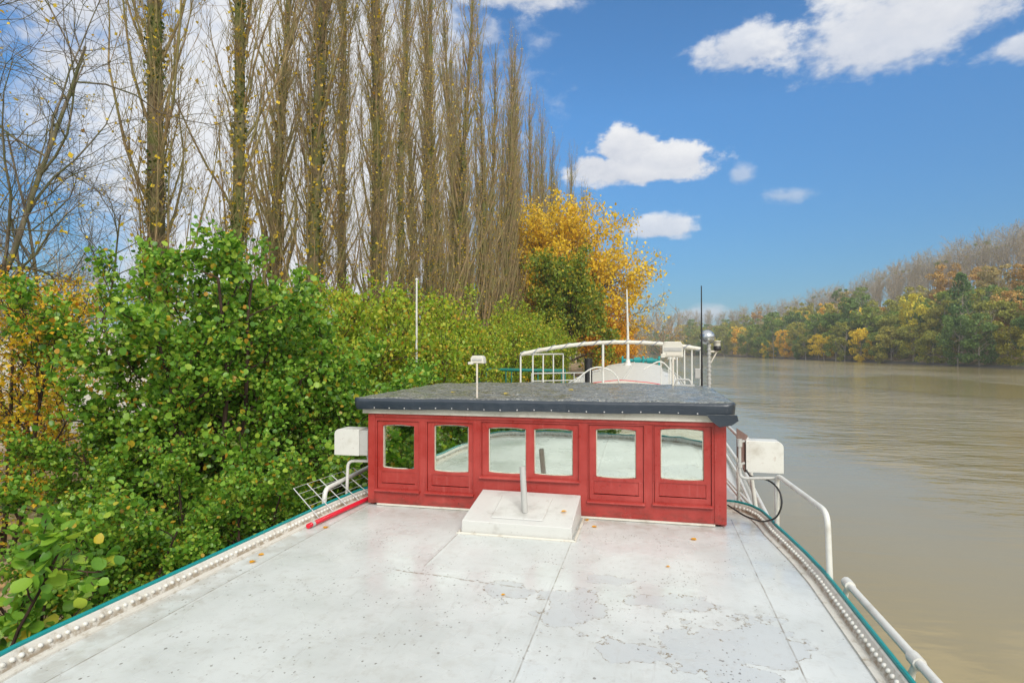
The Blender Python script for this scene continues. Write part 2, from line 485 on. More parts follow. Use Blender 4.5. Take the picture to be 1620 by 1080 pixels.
def tarp_mat():
    m, n, b = mat('dark_vinyl_tarpaulin')
    p = n.pos()
    g = n.new('ShaderNodeNewGeometry')
    nz_ = n.xyz(g.outputs['Normal'])[2]
    top = n.sstep(nz_, 0.75, 0.95)
    a = n.noise(n.map(p, scale=(1, 1.8, 1)), 38.0, 6, 0.75)
    c = n.mix(n.noise(p, 3, 4), (0.022, 0.032, 0.048), (0.034, 0.046, 0.062))
    deb = n.mix(n.sstep(a, 0.44, 0.62), (0.06, 0.065, 0.06), (0.50, 0.50, 0.45))
    moss = n.mix(n.sstep(n.noise(p, 2.6, 5), 0.45, 0.62), deb, (0.10, 0.115, 0.05))
    sv_ = n.new('ShaderNodeTexVoronoi'); n.put(sv_.inputs['Vector'], n.map(p, scale=(1, 0.8, 1))); sv_.inputs['Scale'].default_value = 30.0
    bit = n.m('MULTIPLY', n.m('LESS_THAN', sv_.outputs['Distance'], n.m('MULTIPLY', n.xyz(sv_.outputs['Color'])[1], 0.42)), n.m('GREATER_THAN', n.xyz(sv_.outputs['Color'])[0], n.lin(n.noise(p, 2.2, 4), 0.35, 0.6, 0.9, 0.35)))
    deb = n.mix(n.m('MULTIPLY', bit, 0.9), deb, n.mix(n.xyz(sv_.outputs['Color'])[2], (0.75, 0.75, 0.70), (0.45, 0.33, 0.12)))
    c = n.mix(n.m('MULTIPLY', top, n.lin(n.noise(p, 9, 4), 0.3, 0.6, 0.45, 1.0)), c, n.mix(0.3, deb, moss))
    wr = n.noise(n.map(p, rot=(0, 0.5, 0), scale=(1, 1, 0.5)), 7.0, 4, 0.6, 0.6)
    setp(n, b, c, n.lin(top, 0, 1, 0.33, n.lin(n.noise(p, 6, 3), 0.35, 0.6, 0.12, 0.5)), 0, 0.5, n.bump(n.m('ADD', wr, n.m('MULTIPLY', n.m('MULTIPLY', a, top), 0.35)), 0.35, 0.02))
    return m
M['tarp'] = tarp_mat()

def pane_mat():
    m, n, b = mat('reflecting_window_glass')
    p = n.pos()
    sm = n.noise(p, 9.0, 5, 0.65)
    c = n.mix(n.m('MULTIPLY', n.sstep(sm, 0.58, 0.8), 0.25), (0.74, 0.80, 0.72), (0.55, 0.55, 0.46))
    setp(n, b, c, n.lin(sm, 0.4, 0.7, 0.01, 0.05), 1.0, 0.5, n.bump(n.noise(p, 2.2, 2), 0.05, 0.02))
    return m
M['pane'] = pane_mat()

def leaf_mat(name, stops, trans=0.35, rough=0.38, objcol=False, spec=0.4):
    m, n, b = mat(name)
    c = n.ramp(n.island(), stops)
    if objcol:
        c = n.mix(1.0, c, n.objcol(), 'MULTIPLY')
    setp(n, b, c, rough, 0, spec)
    tr = n.new('ShaderNodeBsdfTranslucent')
    n.put(tr.inputs[0], n.mix(1.0, c, (1.0, 1.0, 0.55), 'MULTIPLY'))
    mx = n.new('ShaderNodeMixShader')
    mx.inputs[0].default_value = trans
    n.l.new(b.outputs[0], mx.inputs[1]); n.l.new(tr.outputs[0], mx.inputs[2])
    n.l.new(mx.outputs[0], m.node_tree.nodes['Material Output'].inputs[0])
    return m
G = lambda *s: list(s)
M['leaf_alder'] = leaf_mat('alder_leaf', G((0, (0.075, 0.20, 0.022)), (0.35, (0.15, 0.33, 0.032)), (0.7, (0.26, 0.46, 0.05)), (0.93, (0.42, 0.56, 0.07)), (0.97, (0.60, 0.42, 0.04)), (1, (0.50, 0.25, 0.03))), 0.42, 0.33)
M['leaf_hedge'] = leaf_mat('hedge_leaf', G((0, (0.16, 0.29, 0.02)), (0.4, (0.30, 0.44, 0.03)), (0.72, (0.46, 0.55, 0.05)), (0.92, (0.62, 0.52, 0.05)), (1, (0.50, 0.24, 0.03))), 0.45, 0.4)
M['leaf_yellow'] = leaf_mat('yellow_leaf', G((0, (0.66, 0.42, 0.022)), (0.4, (0.84, 0.58, 0.03)), (0.85, (0.92, 0.70, 0.05)), (1, (0.66, 0.32, 0.02))), 0.4, 0.45)
M['leaf_mixed'] = leaf_mat('turning_leaf', G((0, (0.18, 0.27, 0.02)), (0.25, (0.48, 0.46, 0.035)), (0.5, (0.85, 0.62, 0.04)), (0.85, (0.90, 0.52, 0.03)), (1, (0.5, 0.16, 0.02))), 0.4, 0.45)
M['leaf_orange'] = leaf_mat('orange_leaf', G((0, (0.52, 0.22, 0.014)), (0.5, (0.80, 0.38, 0.018)), (1, (0.88, 0.50, 0.03))), 0.4, 0.45)
M['leaf_green'] = leaf_mat('dark_green_leaf', G((0, (0.09, 0.16, 0.015)), (0.5, (0.18, 0.27, 0.025)), (0.8, (0.33, 0.36, 0.035)), (1, (0.62, 0.44, 0.03))), 0.35, 0.45)
M['leaf_far'] = leaf_mat('far_leaf', G((0, (0.55, 0.6, 0.5)), (0.5, (0.9, 0.95, 0.9)), (1, (1.3, 1.2, 1.0))), 0.3, 0.6, True, 0.2)
M['ivy'] = leaf_mat('ivy_leaf', G((0, (0.04, 0.085, 0.015)), (0.6, (0.10, 0.15, 0.025)), (1, (0.20, 0.21, 0.03))), 0.2, 0.4)

def bark_mat(name, c0, c1, moss=None, scale=8.0):
    m, n, b = mat(name)
    p = n.pos()
    a = n.noise(n.map(p, scale=(1, 1, 0.25)), scale, 6, 0.7)
    c = n.mix(n.sstep(a, 0.35, 0.65), c0, c1)
    if moss:
        c = n.mix(n.m('MULTIPLY', n.sstep(n.noise(p, 1.3, 4, 0.6), 0.42, 0.6), 0.8), c, moss)
    setp(n, b, c, 0.85, 0, 0.2, n.bump(a, 0.8, 0.03))
    return m
M['bark_poplar'] = bark_mat('poplar_bark', (0.075, 0.058, 0.032), (0.25, 0.195, 0.11), (0.12, 0.14, 0.035))
M['bark_twig'] = bark_mat('poplar_twig_bark', (0.19, 0.13, 0.066), (0.38, 0.28, 0.15), (0.22, 0.205, 0.075))
M['bark_dark'] = bark_mat('dark_bark', (0.03, 0.02, 0.014), (0.08, 0.05, 0.035))
M['bark_grey'] = bark_mat('grey_bark', (0.10, 0.08, 0.06), (0.24, 0.2, 0.15), (0.10, 0.11, 0.04))
M['bark_far'] = bark_mat('far_bark', (0.26, 0.22, 0.17), (0.46, 0.40, 0.32))

# ------------------------------------------------------------------ terrain and water
def interp(y, tab):
    ys = [t[0] for t in tab]; xs = [t[1] for t in tab]
    return np.interp(y, ys, xs)
LB = [(-900, 60), (-300, 30), (-60, 6), (-22, 0.5), (-9, -3.6), (0, -4.1), (40, -4.2), (62, -3.2), (85, -1.4), (104, -1.2), (130, -6), (180, -22), (250, -46), (450, -150), (700, -320), (1500, -900)]
RBK = [(-900, 190), (-300, 112), (-100, 98), (0, 88), (142, 71.5), (260, 54), (388, 34), (470, 2), (540, -60), (640, -165), (800, -330), (1500, -1000)]
HT = [(-900, 34), (150, 31), (210, 27.5), (270, 24.5), (340, 19), (465, 14.5), (640, 13), (1500, 20)]
WZ = -2.3
def sst(t): t = np.clip(t, 0, 1); return t * t * (3 - 2 * t)
def nz2d(x, y, s, seed=0):
    return (np.sin(x * s * 1.3 + seed) * np.cos(y * s * 1.1 - seed * 2) + np.sin((x + y) * s * 0.7 + 2.1 * seed) * 0.6 + np.sin((x * 0.8 - y) * s * 2.3 + seed) * 0.35) / 1.95
def height(x, y):
    x = np.asarray(x, float); y = np.asarray(y, float)
    dl = interp(y, LB) - x
    dr = x - interp(y, RBK)
    h = np.full(np.broadcast(x, y).shape, -4.5)
    hl = -2.5 + 1.15 * sst(dl / 1.6) + 0.5 * sst((dl - 1.6) / 6) + 4.4 * sst((dl - 24) / 26) * sst((60 - np.abs(y - 20)) / 40 + 0.4) + 0.12 * nz2d(x, y, 0.9, 1) * sst(dl)
    hr = -2.5 + 1.4 * sst(dr / 5) + interp(y, HT) * sst((dr - 3) / 62) + nz2d(x, y, 0.05, 3) * 1.2 * sst(dr / 30)
    h = np.where(dl > 0, hl, h)
    h = np.where(dr > 0, hr, h)
    deep = np.minimum(-dl, -dr)
    h = np.where((dl <= 0) & (dr <= 0), -2.5 - 2.0 * sst(deep / 6), h)
    return h
def hz(x, y): return float(height(np.array([x]), np.array([y]))[0])

def grid_axis(a, b, near, step0, grow):
    pts = [near]
    for sgn, end in ((-1, a), (1, b)):
        st = step0; p = near
        while (p > a if sgn < 0 else p < b):
            p += sgn * st; st *= grow
            pts.append(p)
    return np.array(sorted(set(pts)))
gx = np.concatenate([np.arange(-60, 130, 1.0) if False else np.arange(-16, 0, 0.4), np.arange(0, 130, 2.5), np.arange(-80, -16, 2.0), -80 - np.cumsum(np.linspace(5, 90, 40)), 130 + np.cumsum(np.linspace(5, 90, 40))])
gy = np.concatenate([np.arange(-10, 40, 0.6), np.arange(40, 130, 1.8), np.arange(130, 560, 5.0), np.arange(-40, -10, 2), -40 - np.cumsum(np.linspace(6, 90, 36)), 560 + np.cumsum(np.linspace(8, 90, 40))])
gx = np.unique(np.round(gx, 3)); gy = np.unique(np.round(gy, 3))
GX, GY = np.meshgrid(gx, gy)
GZ = height(GX, GY)
nx, ny = len(gx), len(gy)
ii = (np.arange(ny - 1)[:, None] * nx + np.arange(nx - 1)[None, :]).ravel()
Fq = np.stack([ii, ii + 1, ii + nx + 1, ii + nx], 1)
def ground_mat():
    m, n, b = mat('leaf_strewn_earth')
    p = n.pos()
    v = n.new('ShaderNodeTexVoronoi'); n.put(v.inputs['Vector'], p); v.inputs['Scale'].default_value = 11.0
    litter = n.ramp(n.xyz(v.outputs['Color'])[0], [(0, (0.06, 0.035, 0.02)), (0.3, (0.30, 0.20, 0.10)), (0.55, (0.46, 0.36, 0.22)), (0.8, (0.42, 0.23, 0.06)), (1, (0.5, 0.44, 0.32))])
    soil = n.mix(n.noise(p, 1.5, 5), (0.05, 0.04, 0.03), (0.13, 0.11, 0.08))
    grass = n.mix(n.noise(p, 14, 4), (0.05, 0.09, 0.02), (0.12, 0.16, 0.03))
    c = n.mix(n.sstep(n.noise(p, 0.7, 5, 0.65), 0.36, 0.5), soil, litter)
    c = n.mix(n.sstep(n.noise(p, 0.23, 5, 0.6), 0.52, 0.62), c, grass)
    x, y, z = n.xyz(p)
    pale = n.mix(n.noise(p, 3, 5), (0.42, 0.38, 0.30), (0.62, 0.58, 0.49))
    c = n.mix(n.m('MULTIPLY', n.m('MULTIPLY', n.sstep(x, -15.0, -18.5), n.sstep(x, -60, -50)), n.sstep(n.noise(p, 0.4, 5), 0.33, 0.52)), c, pale)
    mud = n.mix(n.noise(p, 6, 5), (0.06, 0.055, 0.045), (0.16, 0.145, 0.12))
    c = n.mix(n.sstep(z, -1.55, -2.0), c, mud)
    setp(n, b, c, 0.85, 0, 0.25, n.bump(n.m('ADD', v.outputs['Distance'], n.noise(p, 9, 5)), 0.6, 0.04))
    return m
M['ground'] = ground_mat()
g = link('ground', mesh_np('ground', np.stack([GX, GY, GZ], -1), [Fq], True), M['ground'])
g['kind'] = 'structure'

def water_mat():
    m, n, b = mat('brown_river_water')
    p = n.pos()
    pr = n.map(p, rot=(0, 0, R(-20)), scale=(0.5, 1.35, 1))
    calm = n.lin(n.noise(n.map(p, scale=(1, 0.55, 1)), 0.035, 3, 0.5), 0.42, 0.60, 0.22, 1.35)
    wx = n.xyz(p)[0]
    lee = n.lin(n.sstep(n.m('ADD', wx, n.m('MULTIPLY', n.m('SUBTRACT', n.noise(p, 0.12, 3), 0.5), 9.0)), 5.0, 10.0), 0, 1, 0.30, 2.1)   # calm water in the lee of the barge
    calm = n.m('MULTIPLY', calm, lee)
    w1 = n.noise(pr, 0.9, 3, 0.5, 0.3)
    w2 = n.noise(pr, 3.4, 3, 0.55, 0.4)
    w3 = n.noise(pr, 0.22, 2, 0.5)
    h = n.m('ADD', n.m('ADD', n.m('MULTIPLY', w1, 0.55), n.m('MULTIPLY', w2, 0.16)), n.m('MULTIPLY', w3, 0.7))
    h = n.m('MULTIPLY', h, calm)
    c = n.mix(n.noise(p, 0.08, 4), (0.285, 0.228, 0.105), (0.32, 0.262, 0.13))
    foam = n.m('MULTIPLY', n.m('GREATER_THAN', n.noise(n.map(p, scale=(1, 0.6, 1)), 7.0, 4, 0.7), 0.755), 0.6)
    c = n.mix(foam, c, (0.5, 0.48, 0.42))
    setp(n, b, c, 0.07, 0, 0.5, n.bump(h, 1.0, 0.24))
    b.inputs['IOR'].default_value = 1.42
    return m
M['water'] = water_mat()
wm = MB()
wm.add([(-1900, -1700, WZ), (2000, -1700, WZ), (2000, 2400, WZ), (-1900, 2400, WZ)], [(0, 1, 2, 3)])
wo = wm.build('water', M['water']); wo['kind'] = 'structure'

# ------------------------------------------------------------------ the barge
CX = -1.07
barge = empty('barge', (CX, 16, WZ), 'long white barge houseboat with riveted gunwale moored along the wooded bank', 'boat')
def outline():
    """outer edge of the raised after deck, clockwise from the wheelhouse's port side round the stern to starboard"""
    pts = [(-2.86, 6.72), (-3.05, 6.66), (-3.19, 6.5), (-3.27, 6.22), (-3.30, 5.9)]
    for y in np.linspace(5.6, 2.9, 12): pts.append((-3.32 - 0.02 * (5.6 - y), y))
    a0 = 2.31
    for t in np.linspace(0, pi, 40):
        cx_ = -cos(t); sy = sin(t)
        k = 0.86
        pts.append((CX + a0 * np.sign(cx_) * abs(cx_) ** k, 2.75 - 1.85 * abs(sy) ** k))
    for y in np.linspace(2.9, 4.7, 9): pts.append((1.24 - 0.008 * (y - 2.9), y))
    pts += [(1.20, 5.1), (1.16, 5.5), (1.12, 5.85), (1.11, 6.1), (1.08, 6.35), (1.01, 6.55), (0.88, 6.68), (0.68, 6.72)]
    return pts
OUT = np.array(outline())
def resample(P, step):
    d = np.r_[0, np.cumsum(np.linalg.norm(np.diff(P, axis=0), axis=1))]
    k = int(d[-1] / step) + 1
    s = np.linspace(0, d[-1], k)
    return np.stack([np.interp(s, d, P[:, 0]), np.interp(s, d, P[:, 1])], 1)
OUT = resample(OUT, 0.06)
tg = np.gradient(OUT, axis=0); tg /= np.linalg.norm(tg, axis=1)[:, None]
NIN = np.stack([-tg[:, 1], tg[:, 0]], 1)          # inward normal (path runs anticlockwise seen from above)
if np.dot(NIN[len(NIN) // 2], np.array([CX, 3.0]) - OUT[len(NIN) // 2]) < 0: NIN = -NIN
def sweep(prof, closed=False):
    """profile of (inward offset, z) swept along the gunwale"""
    k = len(prof); m_ = len(OUT)
    V = []
    for i in range(m_):
        for (o, z) in prof:
            q = OUT[i] + NIN[i] * o
            V.append((q[0], q[1], z))
    F = []
    for i in range(m_ - 1):
        for j in range(k if closed else k - 1):
            j2 = (j + 1) % k
            F.append((i * k + j, i * k + j2, (i + 1) * k + j2, (i + 1) * k + j))
    b = MB(); b.add(V, F)
    if closed:
        b.add(V[:k], [tuple(range(k))]); b.add(V[-k:], [tuple(range(k))])
    return b
sweep([(0.122, 0.0), (0.120, 0.012), (0.092, 0.015), (0.088, 0.008), (0.078, 0.010), (0.038, 0.078), (0.026, 0.084), (0.026, -0.3)]).build('gunwale', M['gunwale'], barge)
sweep([(0.0, -0.30), (0.0, 0.097), (0.006, 0.103), (0.018, 0.103), (0.024, 0.097), (0.024, -0.30)], True).build('cap_rail', M['teal'], barge, label='teal painted edge along the gunwale')
sweep([(0.004, -0.305), (0.004, -0.5), (0.02, WZ - 0.4)]).build('hull', M['hull'], barge)
# deck plate
inner = OUT + NIN * 0.119
db = MB()
cyl = [(CX + (p[0] - CX) * s_, p[1]) for p in inner for s_ in (1,)]
m_ = len(inner)
half = m_ // 2
Vd = []; Fd = []
# strips across between port and starboard points
for i in range(half):
    a = inner[i]; b_ = inner[m_ - 1 - i]
    for k in range(9):
        t = k / 8
        q = a * (1 - t) + b_ * t
        Vd.append((q[0], q[1], 0.0))
for i in range(half - 1):
    for k in range(8):
        Fd.append((i * 9 + k, i * 9 + k + 1, (i + 1) * 9 + k + 1, (i + 1) * 9 + k))
db.add(Vd, Fd)
db.build('deck', M['deck'], barge)
# rivets
rv = MB(); rv.ball((0, 0, 0), 0.0145, 8, 6, (1, 1, 0.9))
rivet_me = bpy.data.meshes.new('rivet'); rivet_me.from_pydata(rv.v, [], rv.f); rivet_me.polygons.foreach_set('use_smooth', rv.smooth); rivet_me.materials.append(M['white'])
R2 = resample(OUT, 0.054)
spots = []
for i in range(4, len(R2) - 4):
    t = R2[i + 1] - R2[i - 1]; t /= np.linalg.norm(t)
    nn = np.array([-t[1], t[0]])
    if np.dot(nn, np.array([CX, 3.2]) - R2[i]) < 0: nn = -nn
    q = R2[i] + nn * 0.056
    spots.append((q[0], q[1], 0.050))
order = sorted(range(len(spots)), key=lambda i: (spots[i][1] < 2.55, math.hypot(spots[i][0], spots[i][1])))
for i in order[:100]:
    o = bpy.data.objects.new('rivet', rivet_me); COL.objects.link(o); o.parent = barge
    o.location = Vector(spots[i]) - Vector(barge.location)
rest = MB()
for i in order[100:]: rest.ball(spots[i], 0.0165, 7, 5, (1, 1, 0.9))
tag(rest.build('rivet_row', M['white'], barge), kind='stuff')
# lower side decks and hull forward of the after deck
fb = MB()
fore = [(-3.3, 6.6), (-3.42, 9), (-3.5, 14), (-3.5, 30), (-3.3, 33), (-2.7, 35.4), (-1.9, 36.8), (CX, 37.3)]
fore = fore + [(2 * CX - x, y) for x, y in fore[::-1][1:]]
def sheer(y): return -0.12 + 0.0011 * max(0, y - 12) ** 2
k = len(fore)
V = [(x, y, sheer(y)) for x, y in fore]
fb.add(V, [tuple(range(k))[::-1]])
fb.build('side_deck', M['white'], barge)
hb = MB()
V = []
for x, y in fore:
    V += [(x, y, sheer(y) - 0.003), (x, y, sheer(y) - .5), (CX + (x - CX) * .97, y, WZ - 0.4)]
F = []
for i in range(k - 1):
    for j in range(2): F.append((i * 3 + j, i * 3 + j + 1, i * 3 + j + 4, i * 3 + j + 3))
hb.add(V, F)
hb.build('fore_hull', M['hull'], barge)
tb = MB()
for sgn in (0, 1):
    L = [(x if sgn == 0 else 2 * CX - x, y, sheer(y) + 0.09) for x, y in fore[:8]]
    tb.tube(L, 0.028, 8)
    tb.tube([(a + (0.1 if sgn == 0 else -0.1), b, c - 0.03) for a, b, c in L], 0.022, 8)
tb.build('bulwark_rail', M['white'], barge)
# coachroof over the hold
cb = MB()
for (y0, y1, z0, z1) in [(19.3, 33.2, 0.52, 0.80)]:
    S = []
    for y in np.linspace(y0, y1, 15):
        t = (y - y0) / (y1 - y0)
        zc = z0 + (z1 - z0) * t
        row = []
        for u in np.linspace(-1, 1, 13):
            row.append((CX + 0.16 + 1.42 * u, y, zc + 0.16 * (1 - u * u)))
        S.append(row)
    V = [p for r_ in S for p in r_]
    F = [(i * 13 + j, i * 13 + j + 1, (i + 1) * 13 + j + 1, (i + 1) * 13 + j) for i in range(14) for j in range(12)]
    cb.add(V, F, True)
    V = []
    for r_ in S:
        for p in (r_[0], r_[-1]): V += [p, (p[0], p[1], sheer(p[1]) - 0.05)]
    F = [(i * 4 + o, i * 4 + o + 1, i * 4 + o + 5, i * 4 + o + 4) for i in range(14) for o in (0, 2)]
    cb.add(V, F)
    for r_ in (S[0], S[-1]):
        cb.add(list(r_) + [(r_[-1][0], r_[-1][1], sheer(r_[-1][1]) - .05), (r_[0][0], r_[0][1], sheer(r_[0][1]) - .05)], [tuple(range(15))])
cb.tube([(CX + 0.16, y, 0.69 + 0.28 * (y - 19.3) / 13.9) for y in (19.3, 26, 33.2)], 0.035, 6)
cb.build('coachroof', M['cream'], barge, label='long low white coachroof over the hold')

# port and starboard handrails, each a welded run of white tube
def rail(runs, name='handrail', material='white', label=None):
    b = MB()
    for pts, r, bend in runs: b.tube(pts, r, 10, True, bend)
    return b.build(name, M[material], barge, label=label)
rail([([(1.12, 5.89, 0.06), (1.12, 5.89, 0.545), (1.23, 4.70, 0.525), (1.235, 4.66, 0.03)], 0.021, 0.10)], label='raised white tube handrail bent down at both ends')
low = [(1.285, 4.45, 0.12), (1.30, 3.6, 0.125), (1.31, 2.8, 0.13), (1.15, 1.9, 0.13)]
lb = MB(); lb.tube(low, 0.024, 10)
for (x, y) in [(1.283, 4.42), (1.302, 3.42), (1.308, 2.96)]:
    lb.tube([(x, y + 0.045, 0.122), (x, y - 0.045, 0.124)], 0.034, 10)
    lb.tube([(x, y - 0.01, 0.12), (x - 0.055, y + 0.02, -0.05)], 0.017, 8)
    lb.tube([(x, y + 0.02, 0.12), (x - 0.01, y + 0.06, -0.12)], 0.014, 8)
lb.build('handrail', M['white'], barge, label='low white tube rail with collars outside the gunwale')
rail([([(0.92, 6.89, -0.1), (0.92, 6.89, 0.75), (0.93, 9.6, 0.72), (0.93, 9.62, -0.1)], 0.019, 0.06), ([(1.015, 6.71, 0.42), (1.085, 6.72, -0.1)], 0.022, 0),
      ([(1.10, 6.55, -0.02), (0.93, 9.0, -0.03)], 0.016, 0), ([(1.02, 6.5, 0.0), (0.88, 9.0, 0.0)], 0.016, 0)])
rail([([(-3.395, 5.72, 0.02), (-3.405, 5.75, 0.2), (-3.42, 6.9, 0.24), (-3.42, 9.5, 0.2)], 0.026, 0.09), ([(-3.34, 6.1, 0.02), (-3.325, 6.1, 0.445), (-3.0, 6.16, 0.445)], 0.018, 0.07)])
rail([([(-1.95, 13.9, 0.3), (-1.82, 13.95, 0.9), (-1.30, 14.07, 1.33), (-0.78, 14.2, 1.15), (-0.62, 14.3, 0.3)], 0.017, 0.3),
      ([(-1.40, 14.05, 1.25), (-1.40, 14.05, 0.3)], 0.013, 0), ([(-1.66, 14.0, 1.04), (-1.66, 14.0, .3)], .013, 0), ([(-1.1, 14.05, 1.25), (-1.1, 14.05, 0.3)], .013, 0),
      ([(-1.8, 13.95, 0.85), (-0.7, 14.2, 0.85)], 0.011, 0)], label='curved white companionway handrail')
rail([([(-0.2, 16.4, 1.15), (0.25, 16.5, 1.42), (0.62, 16.6, 1.0), (0.75, 16.7, 0.2)], 0.018, 0.2), ([(0.25, 16.5, 1.4), (0.25, 16.5, 0.2)], 0.014, 0), ([(0.45, 16.55, 1.2), (0.45, 16.55, 0.2)], .014, 0)])
gr = []
for z in (1.05, 0.85, 0.62): gr.append(([(-3.1, 15.5, z), (-1.8, 16.4, z)], 0.016, 0))
for t in np.linspace(0, 1, 6): gr.append(([(-3.1 + 1.3 * t, 15.5 + .9 * t, 0), (-3.1 + 1.3 * t, 15.5 + .9 * t, 1.06)], 0.014, 0))
rail(gr, 'side_railing', 'grey')

# ------------------------------------------------------------------ wheelhouse
wh = empty('wheelhouse', (-1.16, 7.25, 0), 'red wooden wheelhouse with six reflecting panes under a dark tarpaulin roof', 'cabin')
WX0, WX1, WY0, WY1, WTOP = -3.02, 0.69, 6.0, 8.45, 1.0
class Face:
    """a wall plane: u along the wall, d out of it, z up"""
    def __init__(s, o, u, nrm): s.o = Vector(o); s.u = Vector(u); s.n = Vector(nrm)
    def __call__(s, u, d, z): return s.o + s.u * u + s.n * d + Vector((0, 0, z))
def wall_cells(F, u0, u1, z0, z1, holes, th, mb):
    us = sorted({u0, u1, *[h[0] for h in holes], *[h[1] for h in holes]})
    zs = sorted({z0, z1, *[h[2] for h in holes], *[h[3] for h in holes]})
    solid = {}
    for i in range(len(us) - 1):
        for j in range(len(zs) - 1):
            cu, cz = (us[i] + us[i + 1]) / 2, (zs[j] + zs[j + 1]) / 2
            solid[i, j] = not any(h[0] < cu < h[1] and h[2] < cz < h[3] for h in holes)
    for (i, j), s_ in solid.items():
        if not s_: continue
        a, b, c, d = us[i], us[i + 1], zs[j], zs[j + 1]
        mb.add([F(a, 0, c), F(b, 0, c), F(b, 0, d), F(a, 0, d)], [(0, 1, 2, 3)])
        mb.add([F(a, -th, c), F(b, -th, c), F(b, -th, d), F(a, -th, d)], [(3, 2, 1, 0)])
        for (di, dj, p, q) in ((-1, 0, (a, c), (a, d)), (1, 0, (b, d), (b, c)), (0, -1, (b, c), (a, c)), (0, 1, (a, d), (b, d))):
            if not solid.get((i + di, j + dj), False):
                mb.add([F(p[0], 0, p[1]), F(q[0], 0, q[1]), F(q[0], -th, q[1]), F(p[0], -th, p[1])], [(0, 1, 2, 3)])
def arc_pane(pu0, pu1, pz0, pz1, nn=9, at_=0.014, ab=0.010):
    bot = [(pu0 + (pu1 - pu0) * t, pz0 - ab * (1 - (2 * t - 1) ** 2)) for t in np.linspace(0, 1, nn)]
    top = [(pu1 + (pu0 - pu1) * t, pz1 + at_ * (1 - (2 * t - 1) ** 2)) for t in np.linspace(0, 1, nn)]
    return bot, top
def sash_strip(F, mb, o, pane, d0, d1):
    """o: outer rect, pane: inner rect; front face strip at depth d0, reveal back to d1"""
    bot, top = arc_pane(*pane)
    nn = len(bot)
    inn = bot + top
    outl = [(o[0] + (o[1] - o[0]) * t, o[2]) for t in np.linspace(0, 1, nn)] + [(o[1] + (o[0] - o[1]) * t, o[3]) for t in np.linspace(0, 1, nn)]
    k_ = len(inn)
    for i in range(k_):
        j = (i + 1) % k_
        mb.add([F(outl[i][0], d0, outl[i][1]), F(outl[j][0], d0, outl[j][1]), F(inn[j][0], d0, inn[j][1]), F(inn[i][0], d0, inn[i][1])], [(0, 1, 2, 3)])
        # chamfered reveal
        def inset(p, e=0.008):
            cu, cz = (pane[0] + pane[1]) / 2, (pane[2] + pane[3]) / 2
            return (p[0] + e * (1 if p[0] < cu else -1), p[1] + e * (1 if p[1] < cz else -1))
        a, b = inn[i], inn[j]; a2, b2 = inset(a), inset(b)
        mb.add([F(a[0], d0, a[1]), F(b[0], d0, b[1]), F(b2[0], d1, b2[1]), F(a2[0], d1, a2[1])], [(0, 1, 2, 3)])
def fbox(F, mb, u0, u1, z0, z1, d0, d1):
    V = [F(u0, d0, z0), F(u1, d0, z0), F(u1, d0, z1), F(u0, d0, z1), F(u0, d1, z0), F(u1, d1, z0), F(u1, d1, z1), F(u0, d1, z1)]
    mb.add(V, [(0, 1, 2, 3)[::-1], (4, 5, 6, 7), (0, 1, 5, 4), (1, 2, 6, 5), (2, 3, 7, 6), (3, 0, 4, 7)])
